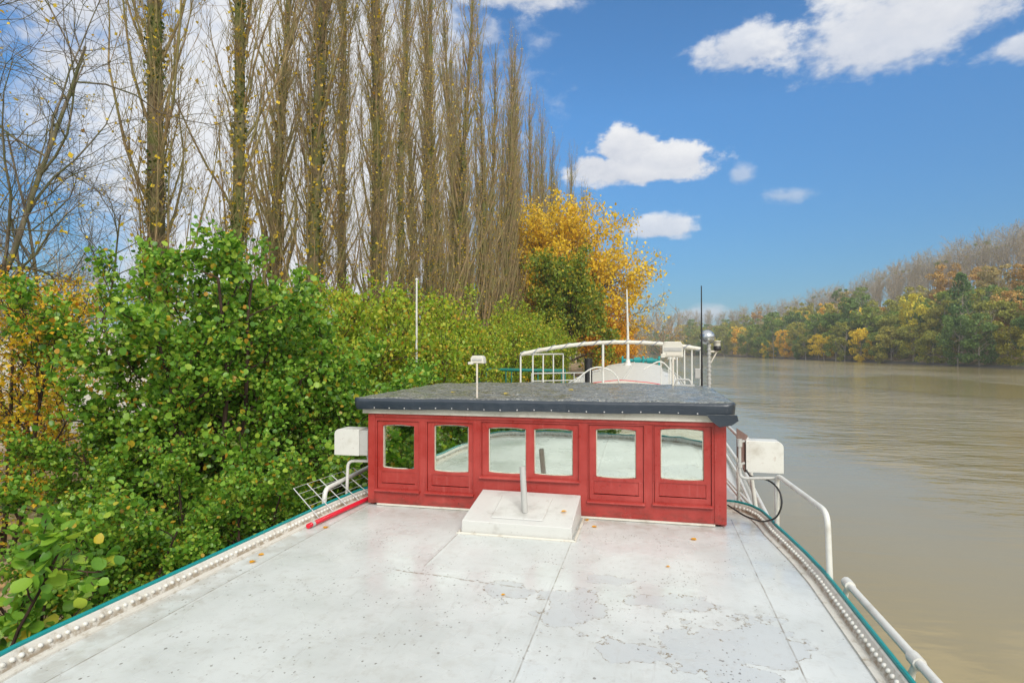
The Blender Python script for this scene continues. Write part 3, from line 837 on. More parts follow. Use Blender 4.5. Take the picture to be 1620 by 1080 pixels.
def make_window(F, outer, panes, panel, label=None):
    u0, u1, z0, z1 = outer
    mb = MB()
    g_ = 0.004
    zb = z0 + 0.03                         # above the sill
    bl = min(p[2] for p in panes) - 0.036
    if panel:                              # lower panel of the sash
        fbox(F, mb, u0 + g_, u1 - g_, zb, zb + 0.058, -0.03, -0.008)
        fbox(F, mb, u0 + g_, u0 + 0.05, zb + 0.058, bl, -0.03, -0.008)
        fbox(F, mb, u1 - 0.05, u1 - g_, zb + 0.058, bl, -0.03, -0.008)
        fbox(F, mb, u0 + 0.05, u1 - 0.05, zb + 0.066, bl, -0.03, -0.015)
    else:
        bl = zb
    edges = [u0 + g_] + [(panes[i][1] + panes[i + 1][0]) / 2 for i in range(len(panes) - 1)] + [u1 - g_]
    for i, p in enumerate(panes):
        sash_strip(F, mb, (edges[i], edges[i + 1], bl, z1 - g_), p, -0.008, -0.042)
    # bead moulding round the opening, proud of the wall
    e = 0.011
    fbox(F, mb, u0 - e, u0, zb, z1, 0.0, 0.009); fbox(F, mb, u1, u1 + e, zb, z1, 0.0, 0.009)
    fbox(F, mb, u0 - e, u1 + e, z1, z1 + e, 0.0, 0.010)
    wo_ = mb.build('window', M['red'], wh, 0.0025, 2, label)
    wo_.location = (0, 0, 0)
    for p in panes:
        tl, tv = TILT.get(round(p[0], 2), (0.0, 0.0))      # old panes never sit quite flat
        bot, top = arc_pane(p[0] + 0.007, p[1] - 0.007, p[2] + 0.007, p[3] - 0.007, 9, 0.014, 0.010)
        pm = MB(); pm.add([F(u, -0.031 + tl * ((u - p[0]) / (p[1] - p[0]) - 0.5) + tv * ((z - p[2]) / (p[3] - p[2]) - 0.5), z) for u, z in bot + top], [tuple(range(18))])
        pm.build('pane', M['pane'], wo_)
        pt = MB()
        lo_, hi_ = arc_pane(p[0] + 0.0085, p[1] - 0.0085, p[2] + 0.0085, p[3] - 0.0085, 9, 0.014, 0.010)
        rr_ = random.Random(int(p[0] * 1000))
        ringp = lo_ + hi_
        ringp = ringp + ringp[:1]
        pt.tube([F(u, -0.0285, z) for u, z in ringp], [0.0035 + 0.0035 * rr_.random() for _ in ringp], 6)
        pt.build('putty', M['putty'], wo_)
    sm = MB()
    prof = [(0.0, 0.0), (0.022, 0.0), (0.036, 0.006), (0.042, 0.014), (0.040, 0.022), (0.030, 0.029), (0.0, 0.034)]
    V = [F(u, d, z0 + z) for u in (u0 - 0.014, u1 + 0.014) for d, z in prof]
    kk = len(prof)
    sm.add(V, [tuple(range(kk)), tuple(range(kk, 2 * kk))[::-1]] + [(j, (j + 1) % kk, kk + (j + 1) % kk, kk + j) for j in range(kk)])
    sm.build('sill', M['red'], wo_)
    return wo_
TILT = {-2.86: (0.022, -0.002), -2.27: (0.010, -0.002), -1.67: (0.003, 0.003), -1.18: (0.0, 0.002), -0.55: (-0.003, 0.002), 0.08: (-0.002, 0.003)}
FW = Face((0, WY0, 0), (1, 0, 0), (0, -1, 0))
WIN = [((-2.922, -2.435, 0.150, 0.922), [(-2.862, -2.493, 0.405, 0.868)], True),
       ((-2.341, -1.831, 0.150, 0.922), [(-2.269, -1.880, 0.398, 0.884)], True),
       ((-1.734, -0.718, 0.345, 0.940), [(-1.666, -1.260, 0.412, 0.876), (-1.180, -0.776, 0.415, 0.878)], False),
       ((-0.616, -0.076, 0.158, 0.945), [(-0.547, -0.149, 0.418, 0.896)], True),
       ((0.021, 0.559, 0.168, 0.955), [(0.082, 0.490, 0.430, 0.915)], True)]
wl = MB()
wall_cells(FW, WX0, WX1, 0.025, WTOP, [w_[0] for w_ in WIN], 0.045, wl)
fs = Face((WX1, 0, 0), (0, 1, 0), (1, 0, 0))
SW = [((6.35, 7.1, 0.3, 0.92), [(6.42, 7.03, 0.40, 0.86)], False), ((7.35, 8.1, 0.3, 0.92), [(7.42, 8.03, 0.40, 0.86)], False)]
wall_cells(fs, WY0 + 0.046, WY1, -0.15, WTOP, [w_[0] for w_ in SW], 0.045, wl)
fp = Face((WX0, 0, 0), (0, 1, 0), (-1, 0, 0))
wall_cells(fp, WY0 + 0.046, WY1, -0.15, WTOP, [w_[0] for w_ in SW], 0.045, wl)
fk = Face((0, WY1, 0), (1, 0, 0), (0, 1, 0))
wall_cells(fk, WX0 + .046, WX1 - .046, -0.15, WTOP, [], 0.045, wl)
wl.build('wall', M['red'], wh)
for o_, p_, pl in WIN: make_window(FW, o_, p_, pl, 'double window with two panes' if len(p_) == 2 else None)
for F_ in (fs, fp):
    for o_, p_, pl in SW: make_window(F_, o_, p_, pl)
# corner boards and the seam board at the port end
tb = MB()
tb.box((WX0 - 0.004, WY0 - 0.010, 0.024), (WX0 + 0.075, WY0 - 0.0005, WTOP - 0.01))
tb.box((WX1 - 0.105, WY0 - 0.008, 0.024), (WX1 + 0.004, WY0 - 0.0005, WTOP - 0.01))
tb.box((WX0 + 0.08, WY0 - 0.012, 0.962), (WX1 - 0.11, WY0 - 0.0005, WTOP - 0.004))
tb.build('corner_board', M['red'], wh, 0.003)
fo = MB()
fo.box((WX0 - 0.06, WY0 - 0.035, WTOP), (WX1 + 0.01, WY1 + 0.03, WTOP + 0.075))
fo.build('fascia', M['cream'], wh, 0.004, label='off white beam under the tarpaulin')
sk = MB()
sk.box((WX0 + 0.10, WY0 - 0.012, 0.004), (WX1 - 0.10, WY0 + 0.03, 0.024))
sk.build('sealant_strip', M['cream'], wh, 0.003)
# roof tarpaulin: cambered top with a draped, wrinkled skirt
def roof():
    x0, x1, y0, y1 = -3.17, 0.775, 5.885, 8.56
    nu, nv = 90, 30
    def crown(u, v): return 1.176 + 0.022 * u + 0.034 * (1 - (2 * u - 1) ** 2) ** 0.8 * (1 - (1 - min(1, v * 1.15)) ** 2.2)
    V = []; idx = {}
    rr = np.random.default_rng(3)
    def key(u, v): return (round(u, 5), round(v, 5))
    r = 0.09
    for j in range(nv + 1):
        for i in range(nu + 1):
            u, v = i / nu, j / nv
            x = x0 + (x1 - x0) * u; y = y0 + (y1 - y0) * v
            # rounded plan corners
            cx_ = min(max(x, x0 + r), x1 - r); cy_ = min(max(y, y0 + r), y1 - r)
            dx, dy = x - cx_, y - cy_
            if dx and dy:
                l_ = math.hypot(dx, dy); mx_ = max(abs(dx), abs(dy))
                x = cx_ + dx / l_ * mx_; y = cy_ + dy / l_ * mx_
            e = min(x - x0, x1 - x, y - y0, y1 - y)
            z = crown(u, v) - 0.018 * max(0, 1 - e / 0.03) ** 2
            z += 0.006 * sin(x * 9 + sin(y * 7) * 2) * sin(y * 8)
            V.append((x, y, z))
    W_ = nu + 1
    F = [(j * W_ + i, j * W_ + i + 1, (j + 1) * W_ + i + 1, (j + 1) * W_ + i) for j in range(nv) for i in range(nu)]
    # border loop
    loop = [i for i in range(nu + 1)] + [j * W_ + nu for j in range(1, nv + 1)] + [nv * W_ + i for i in range(nu - 1, -1, -1)] + [j * W_ for j in range(nv - 1, 0, -1)]
    L = len(loop)
    rows = 6
    prev = loop
    per = 0.0
    c_ = np.array([(x0 + x1) / 2, (y0 + y1) / 2])
    for k_ in range(1, rows + 1):
        new = []
        for a, vi in enumerate(loop):
            x, y, z = V[vi]
            t = k_ / rows
            s_ = a * 0.045
            px_, py_ = V[loop[(a + 1) % L]][:2]; qx, qy = V[loop[a - 1]][:2]
            tx, ty = px_ - qx, py_ - qy; l_ = math.hypot(tx, ty) or 1
            nx_, ny_ = ty / l_, -tx / l_
            fold = 0.006 * sin(s_ * 9 + 2 * sin(s_ * 3.1)) * t + 0.009 * max(0, sin(s_ * 4.3 + 3 * sin(s_ * 1.7))) ** 3 * sin(s_ * 41) * t ** 0.7
            out = 0.004 * sin(t * pi * 0.6) + fold - 0.018 * t * t
            # drop: scalloped hem, lower at the corners
            corner = max(0, 1 - min(abs(x - x0), abs(x - x1)) / 0.30)
            hem = 0.094 + 0.009 * abs(sin(s_ * 2.9)) + 0.05 * corner ** 1.5 * (1 if x > 0 else 0.35)
            V.append((x + nx_ * out, y + ny_ * out, z - 0.004 - hem * t))
            new.append(len(V) - 1)
        for a in range(L):
            b_ = (a + 1) % L
            F.append((prev[a], new[a], new[b_], prev[b_]))
        prev = new
    mb = MB(); mb.add(V, F, True)
    o = mb.build('roof_cover', M['tarp'], wh, label='dark blue grey tarpaulin roof cover, wet and littered on top')
    hem = [V[i] for i in prev]
    for a in range(6, 84, 4):
        x, y, z = hem[a]
        st = MB(); st.ball((x, y - 0.005, z + 0.016), 0.008, 6, 4)
        st.build('snap_stud', M['galv'], wh)
    uu = MB(); uu.box((x0 + 0.06, y0 + 0.06, WTOP + 0.076), (x1 - 0.06, y1 - 0.05, WTOP + 0.12)); uu.build('roof_board', M['cream'], wh)
    return V
roof()
fl = MB()
for i in range(1):
    pts = [(0.50, 5.868, 1.085), (0.775, 5.868, 1.085), (0.79, 5.88, 1.03), (0.73, 5.885, 0.985), (0.62, 5.88, 0.965), (0.55, 5.872, 1.02)]
    fl.prism(pts, (0, 0.006, 0))
fl.build('corner_flap', M['tarp'], wh, 0.003)

# ------------------------------------------------------------------ hatch box with its pipe
ht = empty('vent_hatch', (-1.2, 5.63, 0), 'low white sloping vent hatch with a short upright pipe before the wheelhouse', 'hatch')
hb = MB()
xa, xb, ya, yb = -1.72, -0.69, 5.27, 5.985
V = [(xa, ya, 0.006), (xb, ya, 0.006), (xb, yb, 0.006), (xa, yb, 0.006), (xa + .005, ya + .005, 0.118), (xb - .005, ya + .005, 0.113), (xb - .005, yb, 0.235), (xa + .005, yb, 0.24)]
hb.add(V, [(0, 3, 2, 1), (4, 5, 6, 7), (0, 1, 5, 4), (1, 2, 6, 5), (2, 3, 7, 6), (3, 0, 4, 7)])
M['hatch'] = paint('hatch_paint', (0.56, 0.565, 0.54), 0.38, (0.22, 0.2, 0.16), 0.5, 4.0, rust=0.25)
hb.build('box', M['hatch'], ht, 0.006)
hl = MB()
def sl(y): return 0.118 + (y - ya) / (yb - ya) * 0.122
hl.add([(-1.46, 5.36, sl(5.36) + .001), (-0.97, 5.36, sl(5.36) - .001), (-0.96, 5.86, sl(5.86) - .001), (-1.47, 5.86, sl(5.86) + .001),
        (-1.455, 5.365, sl(5.36) + .009), (-0.975, 5.365, sl(5.36) + .007), (-0.965, 5.855, sl(5.86) + .007), (-1.465, 5.855, sl(5.86) + .009)],
       [(4, 5, 6, 7), (0, 1, 5, 4), (1, 2, 6, 5), (2, 3, 7, 6), (3, 0, 4, 7)])
hl.build('lid_plate', M['hatch'], ht, 0.002)
hs = MB()
for a, b_ in (((xa - .03, ya - .02, .004), (xb + .03, ya - .02, .004)), ((xb + .025, ya - .03, .004), (xb + .025, 5.95, .004)), ((xa - .025, ya - .03, .004), (xa - .025, 5.95, .004))):
    hs.tube([a, b_], 0.014, 6)
hs.build('weld_bead', M['cream'], ht)
pb = MB()
p0, p1 = Vector((-1.165, 5.50, sl(5.5) + .004)), Vector((-1.195, 5.53, 0.585))
pb.tube([p0, p1], 0.029, 18, False)
pb.tube([p1, p1 - (p1 - p0).normalized() * 0.12], 0.022, 18, False)
ring = []; d_ = (p1 - p0).normalized(); a_ = d_.cross(Vector((1, 0, 0))).normalized(); b2_ = a_.cross(d_)
V = [p1 + (a_ * cos(2 * pi * i / 18) + b2_ * sin(2 * pi * i / 18)) * r_ for r_ in (0.029, 0.022) for i in range(18)]
pb.add(V, [(i, (i + 1) % 18, 18 + (i + 1) % 18, 18 + i) for i in range(18)])
pb.build('pipe', M['grey'], ht)

# ------------------------------------------------------------------ side light boxes
def lightbox(name, c, w_, h_, dep, label, side, board):
    t = empty(name, (c[0], c[1], c[2] - h_ / 2), label, 'light box', 'side light boxes beside the wheelhouse')
    b = MB()
    x0, x1 = c[0] - w_ / 2, c[0] + w_ / 2
    z0, z1 = c[2] - h_ / 2, c[2] + h_ / 2
    rr = 0.06
    # outline in XZ with one rounded top corner on the outboard side
    arc = [(rr * (1 - cos(t_)), rr * (1 - sin(t_))) for t_ in np.linspace(0, pi / 2, 7)]
    if side < 0: poly = [(x1, z0), (x1, z1)] + [(x0 + a, z1 - b_) for a, b_ in arc[::-1]] + [(x0, z0)]
    else: poly = [(x0, z0), (x0, z1)] + [(x1 - a, z1 - b_) for a, b_ in arc[::-1]] + [(x1, z0)]
    b.prism([(x, c[1], z) for x, z in poly], (0, dep, 0.0))
    b.build('housing', M['white'], t, 0.004)
    return t
t = lightbox('navigation_light_box', (-3.30, 6.02, 0.665), 0.30, 0.29, 0.22, 'white hooded side light box on a bent tube left of the wheelhouse', -1, None)
b = MB(); b.box((-3.148, 6.02, 0.525), (-3.045, 6.25, 0.80)); b.build('back_panel', M['grey'], t, 0.006)
b = MB(); b.tube([(-3.10, 6.13, 0.53), (-3.10, 6.15, 0.44)], 0.016, 8); b.build('bracket', M['white'], t)
t = lightbox('navigation_light_box', (1.045, 6.05, 0.675), 0.335, 0.30, 0.17, 'white side light box beside a brown board right of the wheelhouse', 1, None)
b = MB()
b.prism([(0.775, 5.93, 0.70), (0.775, 5.93, 0.955), (0.90, 6.16, 0.86), (0.90, 6.16, 0.50), (0.865, 6.08, 0.52)], (0.010, -0.004, 0))
b.build('back_board', M['brown'], t, 0.002, label='brown backing board')
b = MB(); b.ball((0.885, 6.17, 0.80), 0.055, 14, 8); b.build('lens', M['grey'], t)
b = MB()
b.tube([(0.80, 5.90, 0.80), (0.80, 5.90, 0.54), (0.82, 5.88, 0.50), (1.12, 5.885, 0.515)], 0.014, 10, True, 0.05)
b.tube([(0.80, 5.90, 0.86), (0.80, 5.90, 0.79)], 0.024, 10)
b.tube([(0.80, 5.90, 0.64), (0.80, 5.90, 0.60)], 0.024, 10)
b.tube([(0.80, 5.90, 0.83), (0.85, 5.99, 0.83)], 0.012, 8); b.tube([(0.80, 5.90, 0.62), (0.85, 6.0, 0.62)], 0.012, 8)
b.build('bracket', M['grey'], t)
b = MB()
b.tube([(0.87, 6.0, 0.56), (0.90, 5.97, 0.50), (1.06, 5.92, 0.49), (1.135, 5.85, 0.42), (1.15, 5.8, 0.30), (1.10, 5.8, 0.17), (0.99, 5.88, 0.105), (0.86, 6.05, 0.11), (0.74, 6.3, 0.14)], 0.008, 8, True, 0.06)
tag(b.build('power_cable', M['cable']), 'thin black cable looping from the right light box to the deck edge', 'cable')

# ------------------------------------------------------------------ wire rack and red pole at the port gunwale
t = empty('wire_rack', (-3.3, 6.0, 0.03), 'galvanised wire rack leaning on the left gunwale beside the wheelhouse', 'rack')
A, B_, Cc, Dd = Vector((-3.20, 5.30, 0.03)), Vector((-3.10, 6.5, 0.03)), Vector((-3.50, 6.55, 0.27)), Vector((-3.585, 5.45, 0.27))
b = MB()
for s_ in np.linspace(0, 1, 6): b.tube([A.lerp(B_, s_), Dd.lerp(Cc, s_)], 0.0055, 6)
b.build('crossbar', M['galv'], t)
b = MB()
for s_ in np.linspace(0, 1, 6): b.tube([A.lerp(Dd, s_), B_.lerp(Cc, s_)], 0.0028, 5)
b.build('wire', M['galv'], t)
t = empty('red_pole', (-3.17, 5.6, 0.03), 'bright red pole with a grey band lying along the left gunwale', 'pole')
b = MB(); b.tube([(-3.165, 5.05, 0.028), (-3.075, 6.35, 0.03)], 0.024, 12); b.build('shaft', M['redtube'], t)
b = MB(); b.tube([(-3.1615, 5.10, 0.028), (-3.1585, 5.14, 0.028)], 0.0265, 12); b.build('band', M['grey'], t)

# ------------------------------------------------------------------ roof-top and foredeck fittings
def roof_lamp(x, y, z0, z1, w_, h_, label, rusty):
    t = empty('roof_lamp', (x, y, z0), label, 'lamp', 'white lamps on posts on the wheelhouse roof')
    b = MB(); b.tube([(x, y, z0), (x, y, z1)], 0.011 if not rusty else 0.016, 8); b.build('post', M['rustpost'], t)
    b = MB(); b.prism([(x - w_ / 2, y, z1), (x + w_ / 2, y, z1), (x + w_ / 2 - .01, y, z1 + h_ * 0.8), (x + w_ / 2 - 0.03, y, z1 + h_), (x - w_ / 2 + 0.02, y, z1 + h_), (x - w_ / 2, y, z1 + h_ * .75)], (0.0, 0.12, 0)); b.build('housing', M['cream'], t, 0.008)
    b = MB(); b.box((x - w_ / 2 + 0.02, y - 0.008, z1 + h_ * .38), (x + w_ / 2 - .02, y - 0.0005, z1 + h_ * .62)); b.build('hinge', M['grey'], t, 0.002)
    b = MB(); b.box((x - w_ * .30, y - 0.006, z1 + h_ * .10), (x + w_ * .40, y - 0.0005, z1 + h_ * .30)); b.build('back_plate', M['rustpost'], t, 0.002)
    b = MB(); b.box((x - w_ / 2 - .02, y - 0.03, z1 - 0.008), (x - w_ / 2 + .035, y + 0.02, z1 + h_ * .22)); b.build('clamp', M['cream'], t, .004)
    return t
M['rustpost'] = paint('rusty_white_paint', (0.62, 0.58, 0.5), 0.5, (0.32, 0.09, 0.02), 0.8, 11.0, rust=0.9)
roof_lamp(-1.80, 6.05, 1.17, 1.545, 0.145, 0.085, 'small white lamp on a rusty post near the left front of the wheelhouse roof', False)
roof_lamp(0.28, 8.25, 1.17, 1.59, 0.27, 0.21, 'larger white floodlight on a post at the right rear of the wheelhouse roof', True)
t = empty('folded_bracket', (0.42, 8.3, 1.22), 'low grey folded bracket on the rear edge of the wheelhouse roof', 'bracket')
b = MB(); b.tube([(0.31, 8.3, 1.19), (0.33, 8.3, 1.29), (0.5, 8.3, 1.29), (0.53, 8.3, 1.19)], 0.014, 8, True, 0.04); b.box((0.30, 8.27, 1.185), (0.56, 8.36, 1.225)); b.build('frame', M['grey'], t)

b = MB(); b.tube([(0.665, 8.45, 1.12), (0.665, 8.45, 1.75), (0.665, 8.45, 2.56)], [0.015, 0.012, 0.007], 8)
tag(b.build('whip_antenna', M['dark']), 'thin whip antenna at the right rear corner of the wheelhouse roof', 'antenna')

t = empty('mast_arm', (0.80, 8.9, -0.12), 'short mast carrying a silver globe and a deck lamp beside the canopy', 'mast')
b = MB(); b.tube([(0.80, 8.9, -0.12), (0.80, 8.9, 1.77)], 0.022, 10)
for z in np.arange(1.2, 1.75, 0.06): b.tube([(0.80, 8.9, z), (0.80, 8.9, z + .02)], 0.032, 10)
b.build('pole', M['grey'], t)
b = MB(); b.ball((0.775, 8.9, 1.87), 0.108, 24, 16, (1, 1, 0.96)); mm, nn_, bb = mat('silver_globe'); p = nn_.pos(); setp(nn_, bb, nn_.mix(nn_.noise(p, 8, 4), (0.34, 0.37, 0.41), (0.50, 0.53, 0.55)), 0.18, 0.75, 0.5)
b.build('globe', mm, t)
b = MB(); b.tube([(0.80, 8.9, 1.66), (0.93, 8.92, 1.67)], 0.014, 8); b.tube([(0.80, 8.9, 1.46), (0.91, 8.92, 1.66)], 0.009, 8); b.build('arm', M['rustpost'], t)
b = MB(); b.lathe((0.915, 8.92, 1.68), [(0.0, 0), (0.05, 0), (0.052, 0.01), (0.052, 0.06), (0.046, 0.065)], 18); b.build('lamp_base', M['dark'], t)
b = MB(); b.lathe((0.915, 8.92, 1.68), [(0.044, 0.064), (0.044, 0.125), (0.05, 0.127), (0.05, 0.137), (0.0, 0.14)], 18); b.build('lamp_glass', M['cream'], t)
b = MB(); b.box((0.60, 8.82, 1.28), (0.70, 8.92, 1.42)); b.build('loudspeaker', M['grey'], t, 0.01)

# canopy frame forward of the wheelhouse
t = empty('canopy_frame', (-0.85, 15, -0.12), 'white tubular canopy frame with a rope wrapped arch ahead of the wheelhouse', 'canopy')
def arch(u): return 1.56 + 0.235 * (1 - abs(2 * (u * 0.94 + 0.0) - 1.06) ** 2.0) + 0.1 * u
PL, PR = Vector((-2.72, 12.40, 0)), Vector((1.02, 13.26, 0))
apts = []
for u in np.linspace(0, 1, 25):
    q = PL.lerp(PR, u); q.z = 1.585 + 0.115 * u + 0.20 * (1 - (2 * u - 1) ** 2); apts.append(q)
b = MB(); b.tube(apts, 0.042, 10); b.build('arch', M['cream'], t)
hel = []
for i in range(241):
    f_ = i / 240 * 24; j = min(int(f_), 23); q = apts[j].lerp(apts[j + 1], f_ - j)
    an = i / 240 * 2 * pi * 12
    hel.append(q + Vector((0, -cos(an) * 0.047, sin(an) * 0.047)))
b = MB(); b.tube(hel, 0.010, 6); b.build('rope', M['rope'], t)
back_l, back_r = Vector((-2.62, 18.0, 1.55)), Vector((0.55, 18.6, 1.72))
b = MB(); b.tube([apts[0], back_l], 0.02, 8); b.tube([apts[-1], back_r], 0.02, 8); b.build('side_rail', M['cream'], t)
for s_ in (0.0, 0.22, 0.44, 0.7, 1.0):
    q = apts[0].lerp(back_l, s_); b = MB(); b.tube([q, (q.x, q.y, -0.1)], 0.019, 8); b.build('post', M['white'], t)
    q = apts[-1].lerp(back_r, s_); b = MB(); b.tube([q, (q.x, q.y, -0.1)], 0.019, 8); b.build('post', M['white'], t)
q = apts[12]; q = apts[11]; b = MB(); b.tube([q, (q.x, q.y, 0.0)], 0.026, 8); b.build('post', M['white'], t)

t = empty('foremast', (-1.15, 30.4, 0.9), 'slim tapering white mast on the far coachroof', 'mast')
b = MB(); b.tube([(-1.15, 30.4, 0.85), (-1.15, 30.4, 2.6), (-1.2, 30.4, 4.7)], [0.085, 0.06, 0.035], 10); b.build('pole', M['white'], t)
b = MB(); b.lathe((-1.15, 30.4, 0.86), [(0.22, 0), (0.22, 0.05), (0.12, 0.16), (0.1, 0.3)], 14); b.build('foot', M['white'], t)

t = empty('windlass', (-0.6, 34.4, 0.45), 'teal anchor windlass on the far bow', 'windlass')
b = MB(); b.tube([(-1.55, 34.4, 1.05), (0.4, 34.4, 1.05)], 0.10, 12); b.tube([(-0.95, 34.4, 1.05), (-0.6, 34.4, 1.05)], 0.19, 14); b.tube([(-0.25, 34.4, 1.05), (0.1, 34.4, 1.05)], 0.16, 14); b.build('drum', M['teal'], t)
for x in (-1.6, -0.45, 0.42):
    b = MB(); b.prism([(x - .05, 34.2, 0.3), (x - .05, 34.6, 0.3), (x - .05, 34.55, 1.2), (x - .05, 34.45, 1.3), (x - .05, 34.35, 1.3), (x - .05, 34.25, 1.2)], (0.1, 0, 0)); b.build('bracket', M['teal'], t, 0.02)
b = MB(); b.tube([(0.42, 34.35, 1.25), (0.95, 34.3, 1.32)], 0.03, 8); b.tube([(0.9, 34.3, 1.3), (0.9, 34.3, 1.62)], 0.025, 8); b.build('crank', M['teal'], t)
t = empty('deck_bollard', (1.05, 30.0, 0.25), 'white mushroom shaped vent on the far foredeck', 'vent')
b = MB(); b.tube([(0.95, 30, 0.2), (0.95, 30, 1.2)], 0.05, 10); b.build('stem', M['white'], t)
b = MB(); b.lathe((0.95, 30, 1.2), [(0.2, 0), (0.21, 0.03), (0.16, 0.11), (0.0, 0.15)], 16); b.build('cap', M['white'], t)
hs = MB(); hs.tube([(-3.2, 18.9, 0.05), (-2.3, 19.05, 0.56), (-1.2, 19.15, 0.70), (-0.9, 19.1, 0.72), (0.1, 19.05, 0.64), (0.7, 19.0, 0.5)], 0.012, 8, True, 0.3)
tag(hs.build('garden_hose', M['redtube']), 'thin red hose lying across the near end of the white coachroof', 'hose')
t = empty('chimney_pipe', (-1.85, 18.0, -0.1), 'black upright chimney pipe on the barge behind the canopy', 'chimney')
b = MB(); b.tube([(-1.85, 18, -0.1), (-1.85, 18, 1.36)], 0.115, 16); b.build('flue', M['dark'], t)
b = MB(); b.tube([(-1.85, 18, 1.30), (-1.85, 18, 1.42)], 0.125, 16); b.build('collar', M['dark'], t)

# gangway to the bank
t = empty('gangway', (-5.4, 19.0, -0.3), 'teal railed gangway from the bank to the barge', 'gangway')
g0, g1 = Vector((-8.2, 19.4, -0.75)), Vector((-2.7, 18.6, 0.0))
b = MB()
for i in range(14):
    a = g0.lerp(g1, i / 14 + .003); c_ = g0.lerp(g1, (i + 1) / 14 - .003)
    b.add([a + Vector((0, .4, 0)), a + Vector((0, -.4, 0)), c_ + Vector((0, -.4, 0)), c_ + Vector((0, .4, 0)), a + Vector((0, .4, -.05)), a + Vector((0, -.4, -.05)), c_ + Vector((0, -.4, -.05)), c_ + Vector((0, .4, -.05))], [(0, 1, 2, 3), (7, 6, 5, 4), (0, 4, 5, 1), (1, 5, 6, 2), (2, 6, 7, 3), (3, 7, 4, 0)])
b.build('walkway', M['grey'], t)
for sy in (-.4, .4):
    b = MB()
    for z in (1.02, 0.55): b.tube([(g0.x, g0.y + sy, 0.12 + z - .1), (g1.x, g1.y + sy, z)], 0.035 if z > 1 else 0.02, 8)
    for s_ in np.linspace(0, 1, 7):
        q = g0.lerp(g1, s_); b.tube([(q.x, q.y + sy, q.z), (q.x, q.y + sy, 0.02 + 1.0 - .08 * (1 - s_))], 0.02, 6)
    b.build('railing', M['greenrail'], t)

# slim pole on the bank
t = empty('lamp_pole', (-4.97, 12.1, -1.3), 'slim white pole standing in the hedge before the poplars', 'pole')
b = MB(); b.tube([(-4.97, 12.1, -1.5), (-4.97, 12.1, 1.5), (-4.97, 12.1, 3.2)], [0.028, 0.024, 0.019], 10); b.build('shaft', M['white'], t)
b = MB(); b.ball((-4.97, 12.1, 3.21), 0.033, 10, 6); b.build('cap', M['white'], t)

# ------------------------------------------------------------------ trees: skeletons grown level by level
def unit(v): return v / np.maximum(np.linalg.norm(v, axis=-1, keepdims=True), 1e-9)
def march(rg, p, d, length, k, wander, trop, tropv=(0, 0, 1)):
    """grow N polylines of k segments; returns (N,k+1,3)"""
    N = len(p)
    P = np.zeros((N, k + 1, 3)); P[:, 0] = p
    d = unit(d)
    tv = np.array(tropv)
    for i in range(k):
        d = unit(d + rg.normal(0, wander, (N, 3)) + tv * trop)
        P[:, i + 1] = P[:, i] + d * (length / k)[:, None]
    return P
def sample(P, Rr, t):
    """point, tangent, radius at parameter t (N,m) along polylines P (N,k+1,3)"""
    N, k1, _ = P.shape
    f = np.clip(t * (k1 - 1), 0, k1 - 1.001)
    i = f.astype(int); fr = (f - i)[..., None]
    r_ = np.arange(N)[:, None]
    a, b = P[r_, i], P[r_, i + 1]
    rr = Rr[r_, i] * (1 - fr[..., 0]) + Rr[r_, i + 1] * fr[..., 0]
    return a * (1 - fr) + b * fr, unit(b - a), rr
def spawn(rg, P, Rr, m, t0, t1, ang, angv, outward=None, upbias=0.0):
    N = len(P)
    t = t0 + (t1 - t0) * (np.arange(m)[None, :] + rg.random((N, m))) / m
    q, tan, rad = sample(P, Rr, t)
    az = rg.random((N, m)) * 2 * pi
    ref = np.where(np.abs(tan[..., 2:3]) < 0.95, np.array([0, 0, 1.0]), np.array([1.0, 0, 0]))
    e1 = unit(np.cross(tan, ref)); e2 = np.cross(tan, e1)
    side = e1 * np.cos(az)[..., None] + e2 * np.sin(az)[..., None]
    side[..., 2] += upbias
    side = unit(side)
    an = ang + angv * rg.normal(0, 1, (N, m))
    d = tan * np.cos(an)[..., None] + side * np.sin(an)[..., None]
    return q.reshape(-1, 3), d.reshape(-1, 3), rad.ravel(), t.ravel()
def tubes(P, Rr, sides):
    N, k1, _ = P.shape
    T = np.zeros_like(P)
    T[:, 1:-1] = P[:, 2:] - P[:, :-2]; T[:, 0] = P[:, 1] - P[:, 0]; T[:, -1] = P[:, -1] - P[:, -2]
    T = unit(T)
    ref = np.array([0.31, 0.95, 0.05])
    e1 = unit(np.cross(T, ref)); e2 = np.cross(T, e1)
    a = np.arange(sides) * 2 * pi / sides
    V = P[:, :, None] + (e1[:, :, None] * np.cos(a)[:, None] + e2[:, :, None] * np.sin(a)[:, None]) * Rr[:, :, None, None]
    base = (np.arange(N)[:, None, None] * k1 + np.arange(k1 - 1)[None, :, None]) * sides
    s0 = np.arange(sides)[None, None]; s1 = (np.arange(sides) + 1)[None, None] % sides
    F = np.stack([base + s0, base + s1, base + sides + s1, base + sides + s0], -1).reshape(-1, 4)
    return V.reshape(-1, 3), F
def taper(N, k, r0, r1):
    t = np.linspace(0, 1, k + 1)[None]
    return np.asarray(r0)[:, None] * (1 - t) + np.asarray(r1)[:, None] * t if np.ndim(r1) else np.asarray(r0)[:, None] * (1 - t) + r1 * t
def join(parts):
    V = []; F = []; o = 0
    for v, f in parts:
        V.append(v); F.append(f + o); o += len(v)
    return np.concatenate(V), np.concatenate(F)
LEAF_ROUND = (np.array([(0, -0.5, 0), (0.36, -0.3, 0.10), (0.46, 0.05, 0.13), (0.28, 0.42, 0.08), (0, 0.5, -0.03), (-0.28, 0.42, 0.08), (-0.46, 0.05, 0.13), (-0.36, -0.3, 0.10)]), [(0, 1, 2, 3), (0, 3, 4, 5), (0, 5, 6, 7)])
